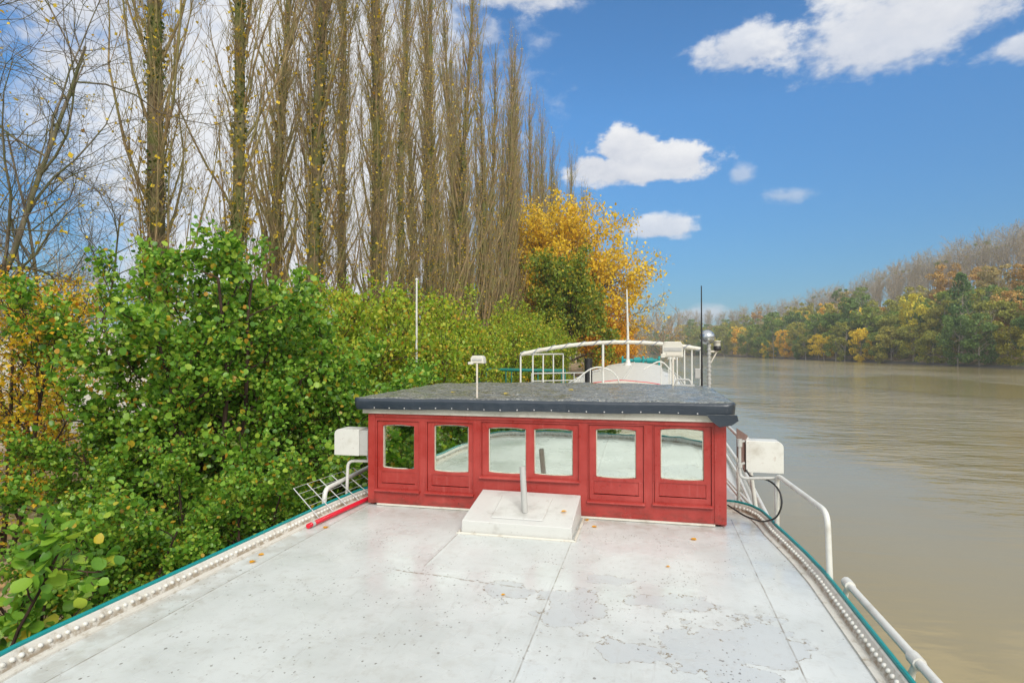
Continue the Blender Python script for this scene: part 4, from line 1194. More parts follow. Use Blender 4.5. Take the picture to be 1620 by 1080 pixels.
_o = [(0.16, -0.44), (0.33, -0.26), (0.43, 0.0), (0.41, 0.22), (0.28, 0.41), (0.10, 0.50)]
LEAF_BIG = (np.array([(0, -0.55, 0)] + [(x * (1.06 if i % 2 else 0.97), y, 0.05 + 0.22 * x * x + 0.03 * (i % 2)) for i, (x, y) in enumerate(_o)] + [(0, 0.46, -0.10)] + [(-x * (0.97 if i % 2 else 1.06), y, 0.05 + 0.22 * x * x - 0.02 * (i % 2)) for i, (x, y) in reversed(list(enumerate(_o)))] + [(0, -0.2, -0.03), (0, 0.05, -0.05), (0, 0.28, -0.07)]),
            [(0, 1, 2, 14), (14, 2, 3, 15), (15, 3, 4, 16), (16, 4, 5, 7), (7, 5, 6, 7), (0, 14, 12, 13), (14, 15, 11, 12), (15, 16, 10, 11), (16, 7, 9, 10), (7, 8, 9, 7)])
LEAF_BIG = (LEAF_BIG[0], [f for f in LEAF_BIG[1] if len(set(f)) == 4])
LEAF_FOLD = (np.array([(0, -0.5, 0), (0.38, 0.0, 0.12), (0, 0.5, 0), (-0.38, 0.0, 0.12)]), [(0, 1, 2, 3)])
def leaves(rg, pos, size, tmpl, upness=0.7, sv=0.36, droop=0.3):
    T, Fs = tmpl
    N = len(pos)
    nrm = unit(rg.normal(0, 1, (N, 3)) + np.array([0, 0, upness]))
    ax = rg.normal(0, 1, (N, 3)) + np.array([0, 0, -droop])
    yv = unit(ax - nrm * np.sum(ax * nrm, 1, keepdims=True))
    xv = np.cross(yv, nrm)
    s = size * np.clip(1 + sv * rg.normal(0, 1, N), 0.4, 1.8)
    V = pos[:, None] + (xv[:, None] * T[None, :, 0:1] + yv[:, None] * T[None, :, 1:2] + nrm[:, None] * T[None, :, 2:3]) * s[:, None, None]
    k = len(T)
    F = (np.arange(N)[:, None, None] * k + np.array(Fs)[None]).reshape(-1, 4)
    return V.reshape(-1, 3), F

class Proto: pass
def plant(name, proto, loc, label, cat, group=None, rotz=0.0, scale=1.0, color=None, tilt=(0, 0)):
    """a thing (Empty) whose parts share the prototype's meshes"""
    o = empty(name, loc, label, cat, group)
    o.rotation_euler = (tilt[0], tilt[1], rotz)
    o.scale = (scale, scale, scale) if not hasattr(scale, '__len__') else scale
    for pn, me in proto.parts:
        c = bpy.data.objects.new(pn, me)
        COL.objects.link(c)
        c.parent = o
        if color is not None: c.color = (*color, 1)
    return o
def proto(**parts):
    p = Proto(); p.parts = []
    for pn, (V, F, mt, smooth) in parts.items():
        me = mesh_np(pn, V, F if isinstance(F, list) else [F], smooth)
        me.materials.append(M[mt])
        p.parts.append((pn, me))
    return p

def poplar(seed, H=32.0, r0=0.27, spread=1.0, nb=95, ntw=11, fine=5, leaf_n=260, low=0.07, twig_r=0.006, lenf=0.235, thick=1.0):
    rg = np.random.default_rng(seed)
    P0 = march(rg, np.zeros((1, 3)) - np.array([[0, 0, 0.4]]), np.array([[0, 0, 1.0]]), np.array([H]), 24, 0.012, 0.03)
    t = np.linspace(0, 1, 25)
    R0 = (r0 * (1 - t) ** 0.85 * (1 + 0.35 * np.exp(-t * 60)) + 0.012)[None]
    q, d, rad, tt = spawn(rg, P0, R0, nb, low, 0.93, R(26), R(8))
    L1 = (H * lenf * (1 - 0.62 * tt) * rg.uniform(0.45, 1.15, len(tt)))
    P1 = march(rg, q, d, L1 * 1.0, 7, 0.10, 0.28)
    # ascending: keep within a narrow column
    P1[..., :2] = q[:, None, :2] + (P1[..., :2] - q[:, None, :2]) * spread
    R1 = taper(len(P1), 7, np.minimum(rad * 0.42, (0.006 + 0.0068 * L1) * thick), 0.005 * thick)
    q2, d2, rad2, t2 = spawn(rg, P1, R1, ntw, 0.12, 0.98, R(32), R(10))
    L2 = np.repeat(L1, ntw) * rg.uniform(0.12, 0.36, len(q2))
    P2 = march(rg, q2, d2, L2, 4, 0.10, 0.20)
    R2_ = taper(len(P2), 4, np.minimum(rad2 * 0.7, 0.010), twig_r * 0.7)
    q3, d3, rad3, t3 = spawn(rg, P2, R2_, fine, 0.15, 0.98, R(30), R(10))
    P3 = march(rg, q3, d3, np.repeat(L2, fine) * rg.uniform(0.2, 0.55, len(q3)) + 0.1, 2, 0.12, 0.15)
    R3 = taper(len(P3), 2, np.full(len(P3), twig_r), twig_r * 0.6)
    # short epicormic twigs on the trunk
    q4, d4, _, t4 = spawn(rg, P0, R0, 260, 0.03, 0.75, R(55), R(15))
    P4 = march(rg, q4, d4, rg.uniform(0.3, 1.3, len(q4)), 4, 0.16, 0.2)
    R4 = taper(len(P4), 4, np.full(len(P4), 0.009), 0.004)
    V0, F0 = tubes(P0, R0, 12)
    rough_ = 1 + 0.0 * V0[:, :1]
    Vb, Fb = join([tubes(P1, R1, 5), tubes(P2, R2_, 3), tubes(P4, R4, 3)])
    Vt, Ft = tubes(P3, R3, 3)
    Vb, Fb = join([(Vb, Fb), (Vt, Ft)])
    # a few yellow leaves clinging low down, ivy round the trunk
    qa, _, _ = sample(P2, R2_, rg.random((len(P2), 1)))
    qa = qa.reshape(-1, 3); keep = rg.random(len(qa)) < np.clip(leaf_n / len(qa) * np.exp(-qa[:, 2] / 14) * 2.0, 0, 1)
    qb, tb_, rb_ = sample(P0, R0, rg.random((1, 1500)) ** 1.2 * 0.62 + 0.02)
    sdir = unit(rg.normal(0, 1, (1500, 3)) * np.array([1, 1, 0.05]))
    qb = qb[0] + sdir * (rb_[0][:, None] + rg.uniform(0.0, 0.40, (1500, 1)) ** 1.5)
    ql, _, _ = sample(P4, R4, rg.random((len(P4), 1)))
    pos = np.concatenate([qa[keep], qb[::2], ql.reshape(-1, 3)[::2]])
    Vl, Fl = leaves(rg, pos, 0.115, LEAF_FOLD)
    qi, _, ri = sample(P0, R0, rg.random((1, 2200)) ** 1.2 * 0.55 + 0.01)
    clump = np.sin(qi[0][:, 2] * 1.7 + seed) + rg.normal(0, 0.6, 2200) > 0.0
    sd_ = unit(rg.normal(0, 1, (2200, 3)) * np.array([1, 1, 0.02]))
    Vi, Fi = leaves(rg, (qi[0] + sd_ * (ri[0][:, None] + rg.uniform(0.0, 0.10, (2200, 1))))[clump], 0.10, LEAF_FOLD)
    return proto(trunk=(V0, F0, 'bark_poplar', True), branches=(Vb, Fb, 'bark_twig', True), leaves=(Vl, Fl, 'leaf_yellow', False), ivy=(Vi, Fi, 'ivy', False))

NEARP = [poplar(21, 32, 0.25, 1.08, 92, 11, 5, 900, lenf=0.23), poplar(22, 31, 0.22, 1.05, 92, 11, 5, 900, lenf=0.23)]
FARP = [poplar(31 + i, (31, 29.5, 32)[i], 0.24, (0.95, 1.08, 0.85)[i], 150, 6, 1, 700, 0.05, 0.008, (0.24, 0.22, 0.26)[i], 2.1) for i in range(3)]
POP = [(-13.3, 13.9, 0, 1.0), (-13.1, 16.7, 1, 1.02), (-12.9, 20.5, 0, 1.04), (-13.2, 21.2, 1, 0.98), (-13.6, 24.4, 1, 0.94), (-13.0, 26.6, 0, 1.0), (-13.3, 30.2, 1, 0.97), (-13.0, 33.6, 0, 1.0)]
LBL = ['thick ivy clad poplar at the left, its mossy trunk rising behind the tall green alder',
       'mossy poplar with yellow leaves dotted up its trunk, second thick trunk from the left',
       'stoutest poplar, twin trunked with ivy and yellow leaves, third from the left',
       'second stem of the twin trunked poplar, leafy with yellow low down',
       'slender poplar just right of the twin trunked one',
       'tall brown poplar with dense side twigs, right of the slender one',
       'bare poplar behind the slim white pole, left of it',
       'bare poplar just right of the slim white pole']
for (x, y, k, s), lb in zip(POP, LBL):
    plant('poplar_tree', NEARP[k], (x, y, hz(x, y)), lb, 'tree', 'poplars in a row along the left bank', rotz=random.uniform(0, 6.28), scale=s, tilt=(random.uniform(-.015, .015), random.uniform(-.015, .015)))
ys = [36.4, 39.2, 42, 45, 48.2, 51.6, 55, 58.6, 62.5, 66.5, 71, 75.5, 80, 85, 90, 96, 102, 108, 115]
for i, y in enumerate(ys):
    x = -13.2 + random.uniform(-.35, .35)
    plant('poplar_tree', FARP[i % 3], (x, y, hz(x, y)), 'slim bare poplar in the crowded far half of the row', 'tree', 'bare poplars in the far half of the row', rotz=random.uniform(0, 6.28), scale=random.uniform(.95, 1.06), tilt=(random.uniform(-.012, .012), random.uniform(-.012, .012)))
for i, y in enumerate([23.5, 34.3, 39, 43.5, 48, 53, 58, 63, 69, 75.5, 82.5, 90, 98, 107]):
    x = -16.6 + random.uniform(-.5, .5)
    plant('poplar_tree', FARP[(i + 1) % 3], (x, y, hz(x, y)), 'slim bare poplar of the second row, seen between the front trunks', 'tree', 'bare poplars of the second row', rotz=random.uniform(0, 6.28), scale=random.uniform(.88, 1.0))

# broad tree / shrub generator
def broad(seed, H, r0, nlimb, limb_len, limb_ang, l2, l3, leaf_n, leaf_s, leaf_mat_, bark, tmpl=LEAF_FOLD, trunk_frac=0.4, trop=0.06, stems=1, stem_spread=0.0, upness=0.7, wander=0.13, twig_r=0.006, t0=0.35, crown_scale=(1, 1, 1), leaf_spread=0.10, l1k=7):
    rg = np.random.default_rng(seed)
    az = np.arange(stems) * 2 * pi / max(stems, 1) + rg.random() * 6
    d0 = np.stack([np.cos(az) * stem_spread, np.sin(az) * stem_spread, np.ones(stems)], 1)
    p0 = np.stack([np.cos(az), np.sin(az), np.zeros(stems)], 1) * (0.12 * min(1, stem_spread * 3))
    p0[:, 2] = -0.3
    Ls = H * rg.uniform(0.8, 1.05, stems) * trunk_frac
    P0 = march(rg, p0, d0, Ls, 8, 0.06, 0.03)
    R0 = taper(stems, 8, np.full(stems, r0), r0 * 0.35)
    q, d, rad, tt = spawn(rg, P0, R0, nlimb, t0, 1.0, limb_ang, R(12))
    L1 = limb_len * rg.uniform(0.6, 1.15, len(q)) * (1.1 - 0.35 * tt)
    P1 = march(rg, q, d, L1, l1k, wander, trop)
    R1 = taper(len(P1), l1k, np.minimum(rad * 0.65, r0 * 0.5), 0.012 if r0 > 0.1 else 0.006)
    q2, d2, rad2, _ = spawn(rg, P1, R1, l2, 0.2, 1.0, R(45), R(14))
    L2 = np.repeat(L1, l2) * rg.uniform(0.25, 0.5, len(q2))
    P2 = march(rg, q2, d2, L2, 5, wander, trop)
    R2_ = taper(len(P2), 5, np.minimum(rad2 * 0.6, 0.03), twig_r)
    q3, d3, rad3, _ = spawn(rg, P2, R2_, l3, 0.15, 1.0, R(42), R(14))
    L3 = np.repeat(L2, l3) * rg.uniform(0.25, 0.55, len(q3))
    P3 = march(rg, q3, d3, L3, 3, wander, trop)
    R3 = taper(len(P3), 3, np.full(len(P3), twig_r), twig_r * 0.6)
    parts = dict(trunk=(*tubes(P0, R0, 9), bark, True))
    parts['branches'] = (*join([tubes(P1, R1, 5), tubes(P2, R2_, 4), tubes(P3, R3, 3)]), bark, True)
    if leaf_n:
        per = max(1, int(round(leaf_n / len(P3))))
        ql, _, _ = sample(P3, R3, rg.random((len(P3), per)) ** 0.7)
        ql = ql.reshape(-1, 3) + rg.normal(0, leaf_spread, (len(P3) * per, 3))
        if leaf_n < len(P3): ql = ql[rg.random(len(ql)) < leaf_n / len(P3)]
        parts['leaves'] = (*leaves(rg, ql, leaf_s, tmpl, upness), leaf_mat_, False)
    return proto(**parts)

# alders close to the barge
AL1 = broad(41, 4.6, 0.05, 12, 1.35, R(56), 7, 7, 46000, 0.054, 'leaf_alder', 'bark_dark', LEAF_ROUND, 0.95, 0.05, 6, 0.24, 0.55, twig_r=0.004, t0=0.08, leaf_spread=0.07)
AL2 = broad(42, 3.6, 0.04, 10, 1.3, R(60), 7, 7, 33000, 0.054, 'leaf_alder', 'bark_dark', LEAF_ROUND, 0.95, 0.03, 5, 0.30, 0.55, twig_r=0.004, t0=0.05, leaf_spread=0.07)
ALD = [(AL1, -5.85, 7.0, 0.97, 'tallest glossy green alder bush, its crown before the ivy clad poplar'),
       (AL2, -6.75, 6.6, 0.66, 'green alder bush at the left end of the alders, before the yellow young trees'),
       (AL2, -5.0, 4.4, 0.62, 'low green alder bush at the lower left beside the gunwale'),
       (AL2, -5.3, 8.6, 1.0, 'green alder bush just left of the white hooded light box'),
       (AL1, -6.9, 9.4, 0.86, 'green alder bush standing behind the tallest one on its right'),
       (AL2, -4.9, 6.0, 0.66, 'low alder skirt overhanging the gunwale under the tallest alder'),
       (AL2, -4.9, 10.8, 0.84, 'rounded alder bush just behind the wheelhouse roof, at the left')]
AROT = [4.339, 1.845, 5.938, 4.08, 3.647, 0.073, 3.435]
for (pr, x, y, s, lb), ar in zip(ALD, AROT):
    plant('alder_bush', pr, (x, y, hz(x, y)), lb, 'bush', 'alder bushes beside the barge', rotz=ar, scale=s)
SPR = broad(44, 2.3, 0.02, 7, 0.42, R(55), 4, 3, 1100, 0.072, 'leaf_alder', 'bark_dark', LEAF_BIG, 0.9, 0.05, 3, 0.18, 1.2, twig_r=0.0035, t0=0.45, leaf_spread=0.05)
plant('alder_sapling', SPR, (-4.3, 2.95, -1.3), 'large leaved alder sapling at the left edge of the picture, closest to the camera', 'sapling', None, 0.6, 1.0)
# hidden from the lens but mirrored in the panes: bushes on the bank astern
for i, (x, y, s) in enumerate([(-5.2, 0.5, .9), (-5.0, -2.8, 1.0), (-4.2, -6.5, 1.1), (-2.5, -11, 1.2), (-6.5, -6, 1.3)]):
    plant('alder_bush', AL2, (x, y, hz(x, y)), 'dark green alder on the bank astern, seen mirrored in the panes', 'bush', 'alders mirrored in the wheelhouse panes', rotz=i * 1.3, scale=s)

# lighter hedge running away along the bank
HD = [broad(51 + i, 3.8, 0.04, 10, 1.5, R(52), 6, 6, 15000, 0.078, 'leaf_hedge', 'bark_dark', LEAF_FOLD, 0.95, 0.07, 5, 0.26, 0.5, twig_r=0.005, t0=0.05, leaf_spread=0.09) for i in range(2)]
HB = [(-6.8, 12.3, 0.98), (-5.9, 13.9, 0.9), (-7.4, 15.6, 1.1), (-6.2, 17.0, 1.0), (-7.6, 18.6, 1.08), (-6.5, 20.2, 0.98), (-7.6, 22.5, 1.1), (-6.4, 24.6, 1.0), (-7.4, 27.2, 1.12), (-6.5, 30.2, 1.05), (-7.5, 33.5, 1.15), (-6.4, 37.5, 1.05), (-7.6, 41.5, 1.2), (-9.6, 12.2, 1.0), (-9.8, 16.0, 1.05)]
HL = ['yellow green hedge bush nearest behind the tallest alder', 'yellow green hedge bush over the left end of the wheelhouse roof', 'taller yellow green bush below the twin trunked poplar', 'hedge bush left of the slim white pole', 'hedge bush at the foot of the slim white pole', 'hedge bush behind the small rusty roof lamp']
for i, (x, y, s) in enumerate(HB):
    plant('hedge_bush', HD[i % 2], (x, y, hz(x, y)), HL[i] if i < len(HL) else 'yellow green bush in the far part of the hedge below the poplars', 'bush', 'bushes of the hedge along the left bank' if i < len(HL) else 'far bushes of the hedge', rotz=random.uniform(0, 6.28), scale=(s, s, s * (1.22, 1.02, 1.14, 0.98, 1.18)[i % 5]))
OB = broad(58, 2.4, 0.035, 9, 1.1, R(55), 6, 5, 4200, 0.075, 'leaf_mixed', 'bark_dark', LEAF_FOLD, 0.9, 0.03, 5, 0.3, 0.9, twig_r=0.005, t0=0.05)
plant('autumn_bush', OB, (-4.7, 20.8, hz(-4.7, 20.8)), 'low orange leaved bush right of the small rusty roof lamp', 'bush', None, 1.0, 1.0)
plant('autumn_bush', OB, (-4.9, 24.0, hz(-4.9, 24)), 'low orange leaved bush behind the teal gangway', 'bush', None, 2.4, 1.05)

# yellow leaved young trees at the far left
YB = broad(61, 5.2, 0.05, 9, 1.8, R(48), 6, 4, 6500, 0.07, 'leaf_mixed', 'bark_dark', LEAF_FOLD, 0.9, 0.06, 3, 0.18, 0.8, twig_r=0.005, t0=0.12, leaf_spread=0.10)
YL = [(-8.6, 6.3, .76, 'yellow leaved young tree at the left edge with dark stems'), (-10.7, 8.2, .74, 'taller yellow leaved young tree between the left edge and the tallest alder'), (-12.9, 10.6, .80, 'yellow leaved young tree behind the other two at the left edge'), (-8.3, 5.0, .50, 'low yellow leaved bush in the lower left corner')]
for i, (x, y, s, lb) in enumerate(YL):
    plant('young_tree', YB, (x, y, hz(x, y)), lb, 'tree', 'yellow leaved young trees at the left', rotz=i * 1.9, scale=s)
# wide bare tree at the left edge
BT = broad(73, 15, 0.085, 14, 5.2, R(46), 11, 8, 900, 0.08, 'leaf_yellow', 'bark_grey', LEAF_FOLD, 0.8, 0.02, 3, 0.20, 0.7, wander=0.16, twig_r=0.0045, t0=0.25)
plant('bare_tree', BT, (-13.5, 8.3, hz(-13.5, 8.3)), 'wide bare tree with arching boughs at the left edge', 'tree', None, 2.2, 1.0, tilt=(0, 0.10))
plant('bare_tree', BT, (-14.6, 12.0, hz(-14.6, 12)), 'bare tree with drooping twigs between the left edge and the ivy clad poplar', 'tree', None, 4.4, 0.62)

# ------------------------------------------------------------------ trees beyond the bow
MP = broad(81, 19, 0.30, 22, 8.0, R(48), 9, 8, 27000, 0.25, 'leaf_yellow', 'bark_grey', LEAF_FOLD, 0.62, 0.05, 2, 0.10, 0.6, twig_r=0.012, t0=0.22, leaf_spread=0.28)
plant('maple_tree', MP, (-8.9, 60, hz(-8.9, 60)), 'big golden yellow tree beyond the bow, at the end of the poplar row', 'tree', None, 0.5, (0.95, 0.95, 1.14))
MP2 = broad(82, 15, 0.2, 13, 5.6, R(52), 9, 8, 4200, 0.22, 'leaf_yellow', 'bark_grey', LEAF_FOLD, 0.6, 0.04, 1, 0.0, 0.6, twig_r=0.012, t0=0.3, leaf_spread=0.25)
plant('maple_tree', MP2, (-5.3, 64, hz(-5.3, 64)), 'thinning golden tree with bare outer twigs right of the big yellow one', 'tree', None, 1.4, 1.05)
GT = broad(83, 10.5, 0.2, 20, 4.2, R(52), 8, 7, 20000, 0.19, 'leaf_green', 'bark_dark', LEAF_FOLD, 0.8, 0.03, 1, 0.0, 0.7, twig_r=0.01, t0=0.15, leaf_spread=0.22)
plant('green_tree', GT, (-6.9, 49, hz(-6.9, 49)), 'dark green tree in front of the big golden one', 'tree', None, 0.0, (1.05, 1.05, 1.22))
plant('green_tree', GT, (-8.8, 46, hz(-8.8, 46)), 'lower green tree left of the dark green one', 'tree', None, 2.0, 0.66)
OT = broad(84, 7.5, 0.14, 16, 3.4, R(55), 8, 6, 15000, 0.19, 'leaf_orange', 'bark_dark', LEAF_FOLD, 0.8, 0.02, 2, 0.15, 0.6, twig_r=0.01, t0=0.12, leaf_spread=0.2)
plant('orange_tree', OT, (-4.4, 60, hz(-4.4, 60)), 'low bright orange tree behind the slim white mast', 'tree', None, 0.7, 1.0)
plant('orange_tree', OT, (-4.3, 74, hz(-4.3, 74)), 'smaller orange tree to the right of the mast, at the water', 'tree', None, 2.7, 0.78)
BR = broad(85, 10.5, 0.2, 14, 5.4, R(56), 9, 7, 420, 0.14, 'leaf_orange', 'bark_far', LEAF_FOLD, 0.6, 0.05, 1, 0.0, 0.6, wander=0.17, twig_r=0.015, t0=0.2)
plant('bare_tree', BR, (0.6, 80, -2.4), 'small bare tree leaning over the river right of the orange tree', 'tree', None, 0.4, 1.15, tilt=(0, 0.22))
plant('bare_tree', BR, (-6.5, 100, hz(-6.5, 100)), 'small bare tree behind the orange tree, half hidden', 'tree', None, 2.4, 1.05)

# ------------------------------------------------------------------ far wooded bank
def far_crown(seed, H, w_, nleaf, ls, bare=False, conical=False):
    rg = np.random.default_rng(seed)
    trunk = march(rg, np.array([[0, 0, -0.5]]), np.array([[0, 0, 1.0]]), np.array([H * 0.85]), 6, 0.04, 0.05)
    R0 = taper(1, 6, np.array([H * 0.016]), 0.04)
    q, d, rad, tt = spawn(rg, trunk, R0, 26 if bare else 14, 0.25, 1.0, R(38 if bare else 55), R(12))
    P1 = march(rg, q, d, H * (0.36 if bare else 0.24) * (1.15 - 0.6 * tt), 5, 0.14, 0.10)
    R1 = taper(len(P1), 5, np.minimum(rad * 0.6, H * 0.008), 0.02)
    q2, d2, rad2, _ = spawn(rg, P1, R1, 9 if bare else 3, 0.2, 1, R(38), R(12))
    P2 = march(rg, q2, d2, H * rg.uniform(0.06, 0.15, len(q2)), 3, 0.14, 0.1)
    R2_ = taper(len(P2), 3, np.full(len(P2), 0.035 if bare else 0.025), 0.016)
    parts = dict(trunk=(*tubes(trunk, R0, 6), 'bark_far', True), branches=(*join([tubes(P1, R1, 4), tubes(P2, R2_, 3)]), 'bark_far', True))
    # crown of leaf clumps
    if bare:
        ql, _, _ = sample(P2, R2_, rg.random((len(P2), max(1, nleaf // len(P2)))))
        ql = ql.reshape(-1, 3)[: nleaf] + rg.normal(0, 0.12, (min(nleaf, len(ql.reshape(-1, 3))), 3))
    else:
        nc = 34
        u = rg.random(nc) ** 0.8
        if conical: zc = H * (0.12 + 0.85 * u); rc = w_ * (1.05 - u) * 0.5
        else: zc = H * (0.05 + 0.87 * u); rc = w_ * 0.5 * np.sqrt(np.clip(1 - ((zc / H - 0.42) / 0.60) ** 2, 0.05, 1))
        a = rg.random(nc) * 2 * pi; rr = rc * np.sqrt(rg.uniform(0.25, 1, nc))
        cc = np.stack([rr * np.cos(a), rr * np.sin(a), zc], 1)
        cs = rg.uniform(0.09, 0.19, nc) * w_
        which = rg.integers(0, nc, nleaf)
        o = unit(rg.normal(0, 1, (nleaf, 3))) * (rg.uniform(0.2, 1, (nleaf, 1)) ** 0.5)
        o[:, 2] *= 0.75
        ql = cc[which] + o * cs[which][:, None]
    parts['crown'] = (*leaves(rg, ql, ls, LEAF_FOLD, 0.6, 0.35), 'leaf_far', False)
    return proto(**parts)
FB = [far_crown(101 + i, h_, w_, 4200, 0.42) for i, (h_, w_) in enumerate([(12, 9), (14, 9), (10, 8.5), (15, 8)])]
FC = far_crown(110, 17, 9, 4200, 0.42, conical=True)
FBARE = [far_crown(120 + i, 16 + i, 7, 420, 0.26, bare=True) for i in range(3)]
def mistle(pr, seed):
    """mistletoe balls in the bare crowns, added as a part"""
    rg = np.random.default_rng(seed)
    c = np.array([(rg.uniform(-2.2, 2.2), rg.uniform(-2, 2), rg.uniform(9, 14)) for _ in range(3)])
    p = Proto(); p.parts = list(pr.parts)
    for k in range(3):
        pos = c[k] + unit(rg.normal(0, 1, (120, 3))) * rg.uniform(0.1, 0.62, (120, 1))
        Vm, Fm = leaves(rg, pos, 0.2, LEAF_FOLD)
        me = mesh_np('mistletoe', Vm, [Fm])
        me.materials.append(M['leaf_green'])
        p.parts.append(('mistletoe', me))
    return p
FBARE.append(mistle(FBARE[1], 7))
GREENS = [(0.20, 0.29, 0.06), (0.26, 0.33, 0.07), (0.36, 0.36, 0.08), (0.18, 0.27, 0.08), (0.44, 0.40, 0.09)]
YELLOW = [(0.88, 0.66, 0.06), (0.70, 0.60, 0.08), (0.88, 0.56, 0.07)]
RUST = [(0.60, 0.38, 0.13), (0.52, 0.41, 0.18), (0.48, 0.40, 0.22)]
def in_view(x, y):
    l = x * cos(R(13.2)) + y * sin(R(13.2)); d = -x * sin(R(13.2)) + y * cos(R(13.2))
    return d > 20 and 0.26 < l / d < 0.93 or (d > 20 and y > 400 and 0.12 < l / d < 0.93)
rf = random.Random(9)
used = []
def ok(x, y, r):
    for a, b, c in used:
        if abs(a - x) < 14 and abs(b - y) < 14 and math.hypot(a - x, b - y) < (r + c) / 2: return False
    return True
def add_far(name, pr, x, y, lab, grp, col, s, cat='tree', rz=None):
    used.append((x, y, 6))
    return plant(name, pr, (x, y, hz(x, y)), lab, cat, grp, rz if rz is not None else rf.uniform(0, 6.28), s, col)
def xr(y): return float(interp(y, RBK))
# named trees on the far bank
def bank_at(px):
    """where the sight line through this bearing meets the far shore"""
    q = (px - 810) / 940
    dx, dy = q * cos(R(13.2)) - sin(R(13.2)), q * sin(R(13.2)) + cos(R(13.2))
    for d in np.arange(60, 700, 1.0):
        if dx * d > xr(dy * d): return dx, dy, d
for px_, inn_, pr, nm, col, s, lb in [
    (1362, 1.5, FB[2], 'yellow_tree', YELLOW[0], (0.8, 0.8, 1.05), 'bright yellow tree with a pale trunk leaning over the far waterline'),
    (1447, 9, FB[1], 'yellow_tree', YELLOW[1], (0.95, 0.95, 1.35), 'yellow topped tree standing above the green ones on the far bank'),
    (1522, 9, FC, 'conifer_tree', (0.13, 0.22, 0.07), (1.1, 1.1, 1.3), 'tall pointed dark green tree on the far bank'),
    (1600, 2, FB[2], 'yellow_tree', (0.33, 0.30, 0.04), (0.7, 0.7, 0.85), 'green and yellow tree at the far waterline by the right edge'),
    (1395, 26, FB[0], 'green_tree', (0.20, 0.36, 0.10), (1, 1, 1.0), 'fresh green round tree among rust coloured ones on the far slope'),
    (1240, 2.5, FB[1], 'yellow_tree', YELLOW[2], (.8, .8, .9), 'orange yellow tree among hazy greens at the far waterline')]:
    dx, dy, d = bank_at(px_)
    d += inn_ / 0.9
    add_far(nm, pr, dx * d, dy * d, lb, None, col, s)
cnt = dict(a=0, b=0, c=0)
# waterside fringe
for y in np.arange(95, 640, 1.6):
    far = y > 300
    for row, (off, pb_) in enumerate([(1.2, 0.9), (7.0, 0.8), (13.5, .7)]):
        if rf.random() > (0.75 if not far else 0.4): continue
        x = xr(y) + off + rf.uniform(-1.5, 2.0); yy = y + rf.uniform(-1, 1)
        if not in_view(x, yy) or not ok(x, yy, 5.8 if not far else 7.5): continue
        if cnt['a'] > 150: continue
        c = rf.random()
        col = rf.choice(GREENS) if c < 0.86 else (rf.choice(YELLOW) if c < 0.96 else rf.choice(RUST))
        kind = 'green' if c < .86 else ('yellow' if c < .96 else 'rust')
        s = rf.uniform(0.75, 1.05) if row == 0 else rf.uniform(1.0, 1.38)
        lab = {'green': 'green leafy tree in the fringe along the far waterline', 'yellow': 'yellow leaved tree in the fringe along the far waterline', 'rust': 'rust coloured tree in the fringe along the far waterline'}[kind]
        add_far(kind + '_tree' if kind != 'rust' else 'rusty_tree', FB[rf.randrange(4)], x, yy, lab, kind + ' trees along the far waterline', col, (s, s, s * rf.uniform(.9, 1.15)))
        cnt['a'] += 1
# slope
for _ in range(9000):
    y = rf.uniform(110, 640); off = rf.uniform(17, 48)
    x = xr(y) + off
    if cnt['b'] > 130: break
    if not in_view(x, y) or not ok(x, y, 7.5 if y < 300 else 11): continue
    c = rf.random()
    if y < 280: col = rf.choice(GREENS[1:]) if c < .55 else (rf.choice(RUST))
    else: col = rf.choice(GREENS) if c < .62 else (rf.choice(YELLOW) if c < .75 else rf.choice(RUST))
    green = col in GREENS
    if rf.random() < (0.62 if off > 30 else 0.30) and y < 310:
        add_far('bare_tree', FBARE[rf.randrange(3)], x, y, 'bare brown tree on the far slope', 'bare trees on the far slope', rf.choice(RUST), rf.uniform(.6, .85))
    else:
        add_far('slope_tree', FB[rf.randrange(4)], x, y, 'green tree on the far slope' if green else 'autumn coloured tree on the far slope', 'green trees on the far slope' if green else 'autumn trees on the far slope', col, rf.uniform(.85, 1.15))
    cnt['b'] += 1
# bare ridge
for _ in range(9000):
    y = rf.uniform(150, 560); off = rf.uniform(42, 76)
    x = xr(y) + off
    if cnt['c'] > 150: break
    if not in_view(x, y) or not ok(x, y, 4.2 if y < 330 else 8): continue
    col = rf.choice([(0.45, 0.32, 0.14), (0.36, 0.30, 0.15)]) if y < 230 else rf.choice(RUST + GREENS[2:3])
    k_ = rf.randrange(4)
    add_far('bare_tree', FBARE[k_], x, y, 'bare tree with mistletoe balls on the far ridge' if k_ == 3 else 'bare tree on the skyline of the far ridge', 'mistletoe trees on the far ridge' if k_ == 3 else 'bare trees on the far ridge', col, rf.uniform(.95, 1.25))
    cnt['c'] += 1
# conifers and bare trees beyond the field at the far left
for i, (x, y, s) in enumerate([(-52, 34, .55), (-58, 42, .6), (-49, 40, .5), (-62, 36, .7), (-56, 50, .6), (-66, 48, .7), (-47, 30, .45), (-60, 60, .7), (-70, 60, .7)]):
    plant('bare_tree', FBARE[i % 3], (x, y, hz(x, y)), 'distant bare tree seen through the yellow leaves at the left', 'tree', 'distant bare trees beyond the field', i, s * .8, (0.5, 0.36, 0.16))

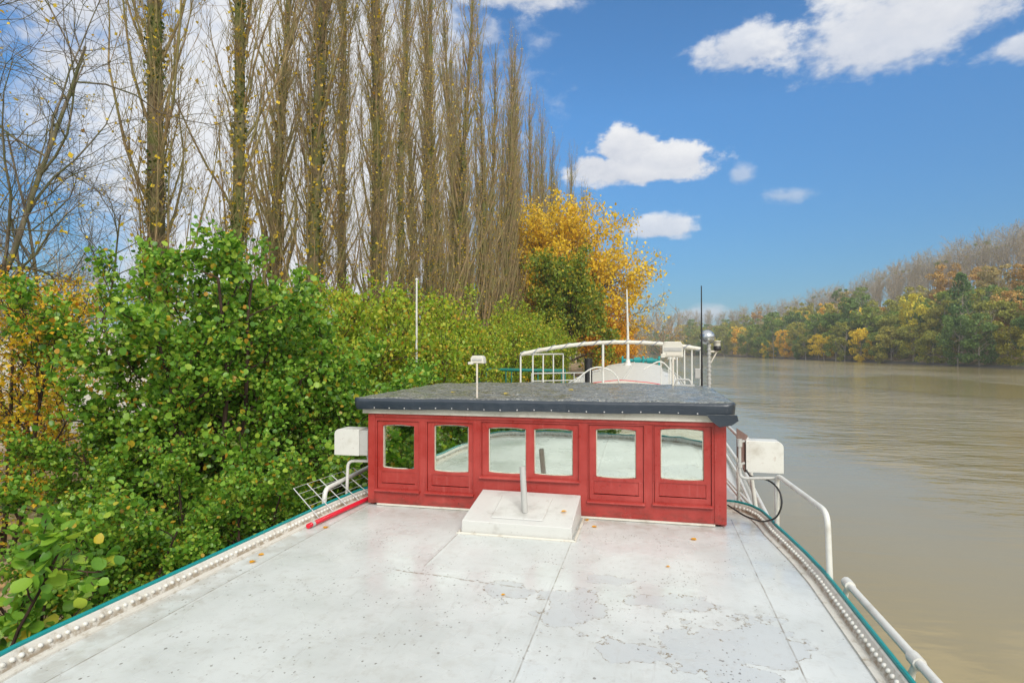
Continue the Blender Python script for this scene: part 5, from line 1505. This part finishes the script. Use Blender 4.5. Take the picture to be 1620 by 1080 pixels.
# ------------------------------------------------------------------ fallen leaves on deck and roof
LV = [((-3.10, 4.16, 0.004), .055, 'orange fallen leaf beside the left gunwale, nearest the camera of the pair there'),
      ((-3.14, 4.32, 0.004), .05, 'brown curled leaf beside the left gunwale, farther of the pair there'),
      ((-3.02, 5.12, 0.004), .055, 'orange fallen leaf at the near end of the red pole'),
      ((-0.535, 5.72, 0.004), .05, 'orange fallen leaf right of the vent hatch'),
      ((-0.63, 5.93, 0.004), .05, 'orange leaf at the foot of the wheelhouse, beside the hatch'),
      ((-0.80, 5.56, 0.176), .055, 'orange leaf lying on top of the vent hatch'),
      ((0.36, 5.55, 0.004), .055, 'orange leaf on the deck below the rightmost pane'),
      ((-1.0, 4.0, 0.004), .03, 'small rusty leaf in the middle of the bare deck'),
      ((0.12, 4.81, 0.004), .03, 'small rusty leaf right of the deck seam'),
      ((-1.55, 6.35, 1.208), .07, 'yellow leaf on the roof cover right of the small lamp'),
      ((-0.92, 6.9, 1.222), .07, 'yellow leaf at the middle of the roof cover'),
      ((-2.2, 6.45, 1.204), .06, 'pale leaf on the roof cover left of the small lamp')]
for i, (p, s, lb) in enumerate(LV):
    a = i * 1.7
    T, Fs = LEAF_ROUND
    V = [(p[0] + s * (x * cos(a) - y * sin(a)), p[1] + s * (x * sin(a) + y * cos(a)), p[2] + 0.004 + s * z * 0.8) for x, y, z in T]
    b = MB(); b.add(V, Fs)
    tag(b.build('fallen_leaf', M['leaf_orange'] if i not in (9, 10, 11) else M['leaf_yellow']), lb, 'leaf', 'fallen leaves on deck and roof')

# ------------------------------------------------------------------ haze
HAZE = True
if HAZE:
    hm = bpy.data.materials.new('haze')
    hm.use_nodes = True
    hm.node_tree.nodes.clear()
    out = hm.node_tree.nodes.new('ShaderNodeOutputMaterial')
    pv = hm.node_tree.nodes.new('ShaderNodeVolumePrincipled')
    pv.inputs['Color'].default_value = (0.93, 0.95, 1.0, 1)
    pv.inputs['Density'].default_value = 0.00048
    pv.inputs['Anisotropy'].default_value = 0.2
    hm.node_tree.links.new(pv.outputs[0], out.inputs['Volume'])
    b = MB(); b.box((-2600, -2400, -8), (2700, 3200, 62))
    o = b.build('haze', hm); o['kind'] = 'stuff'
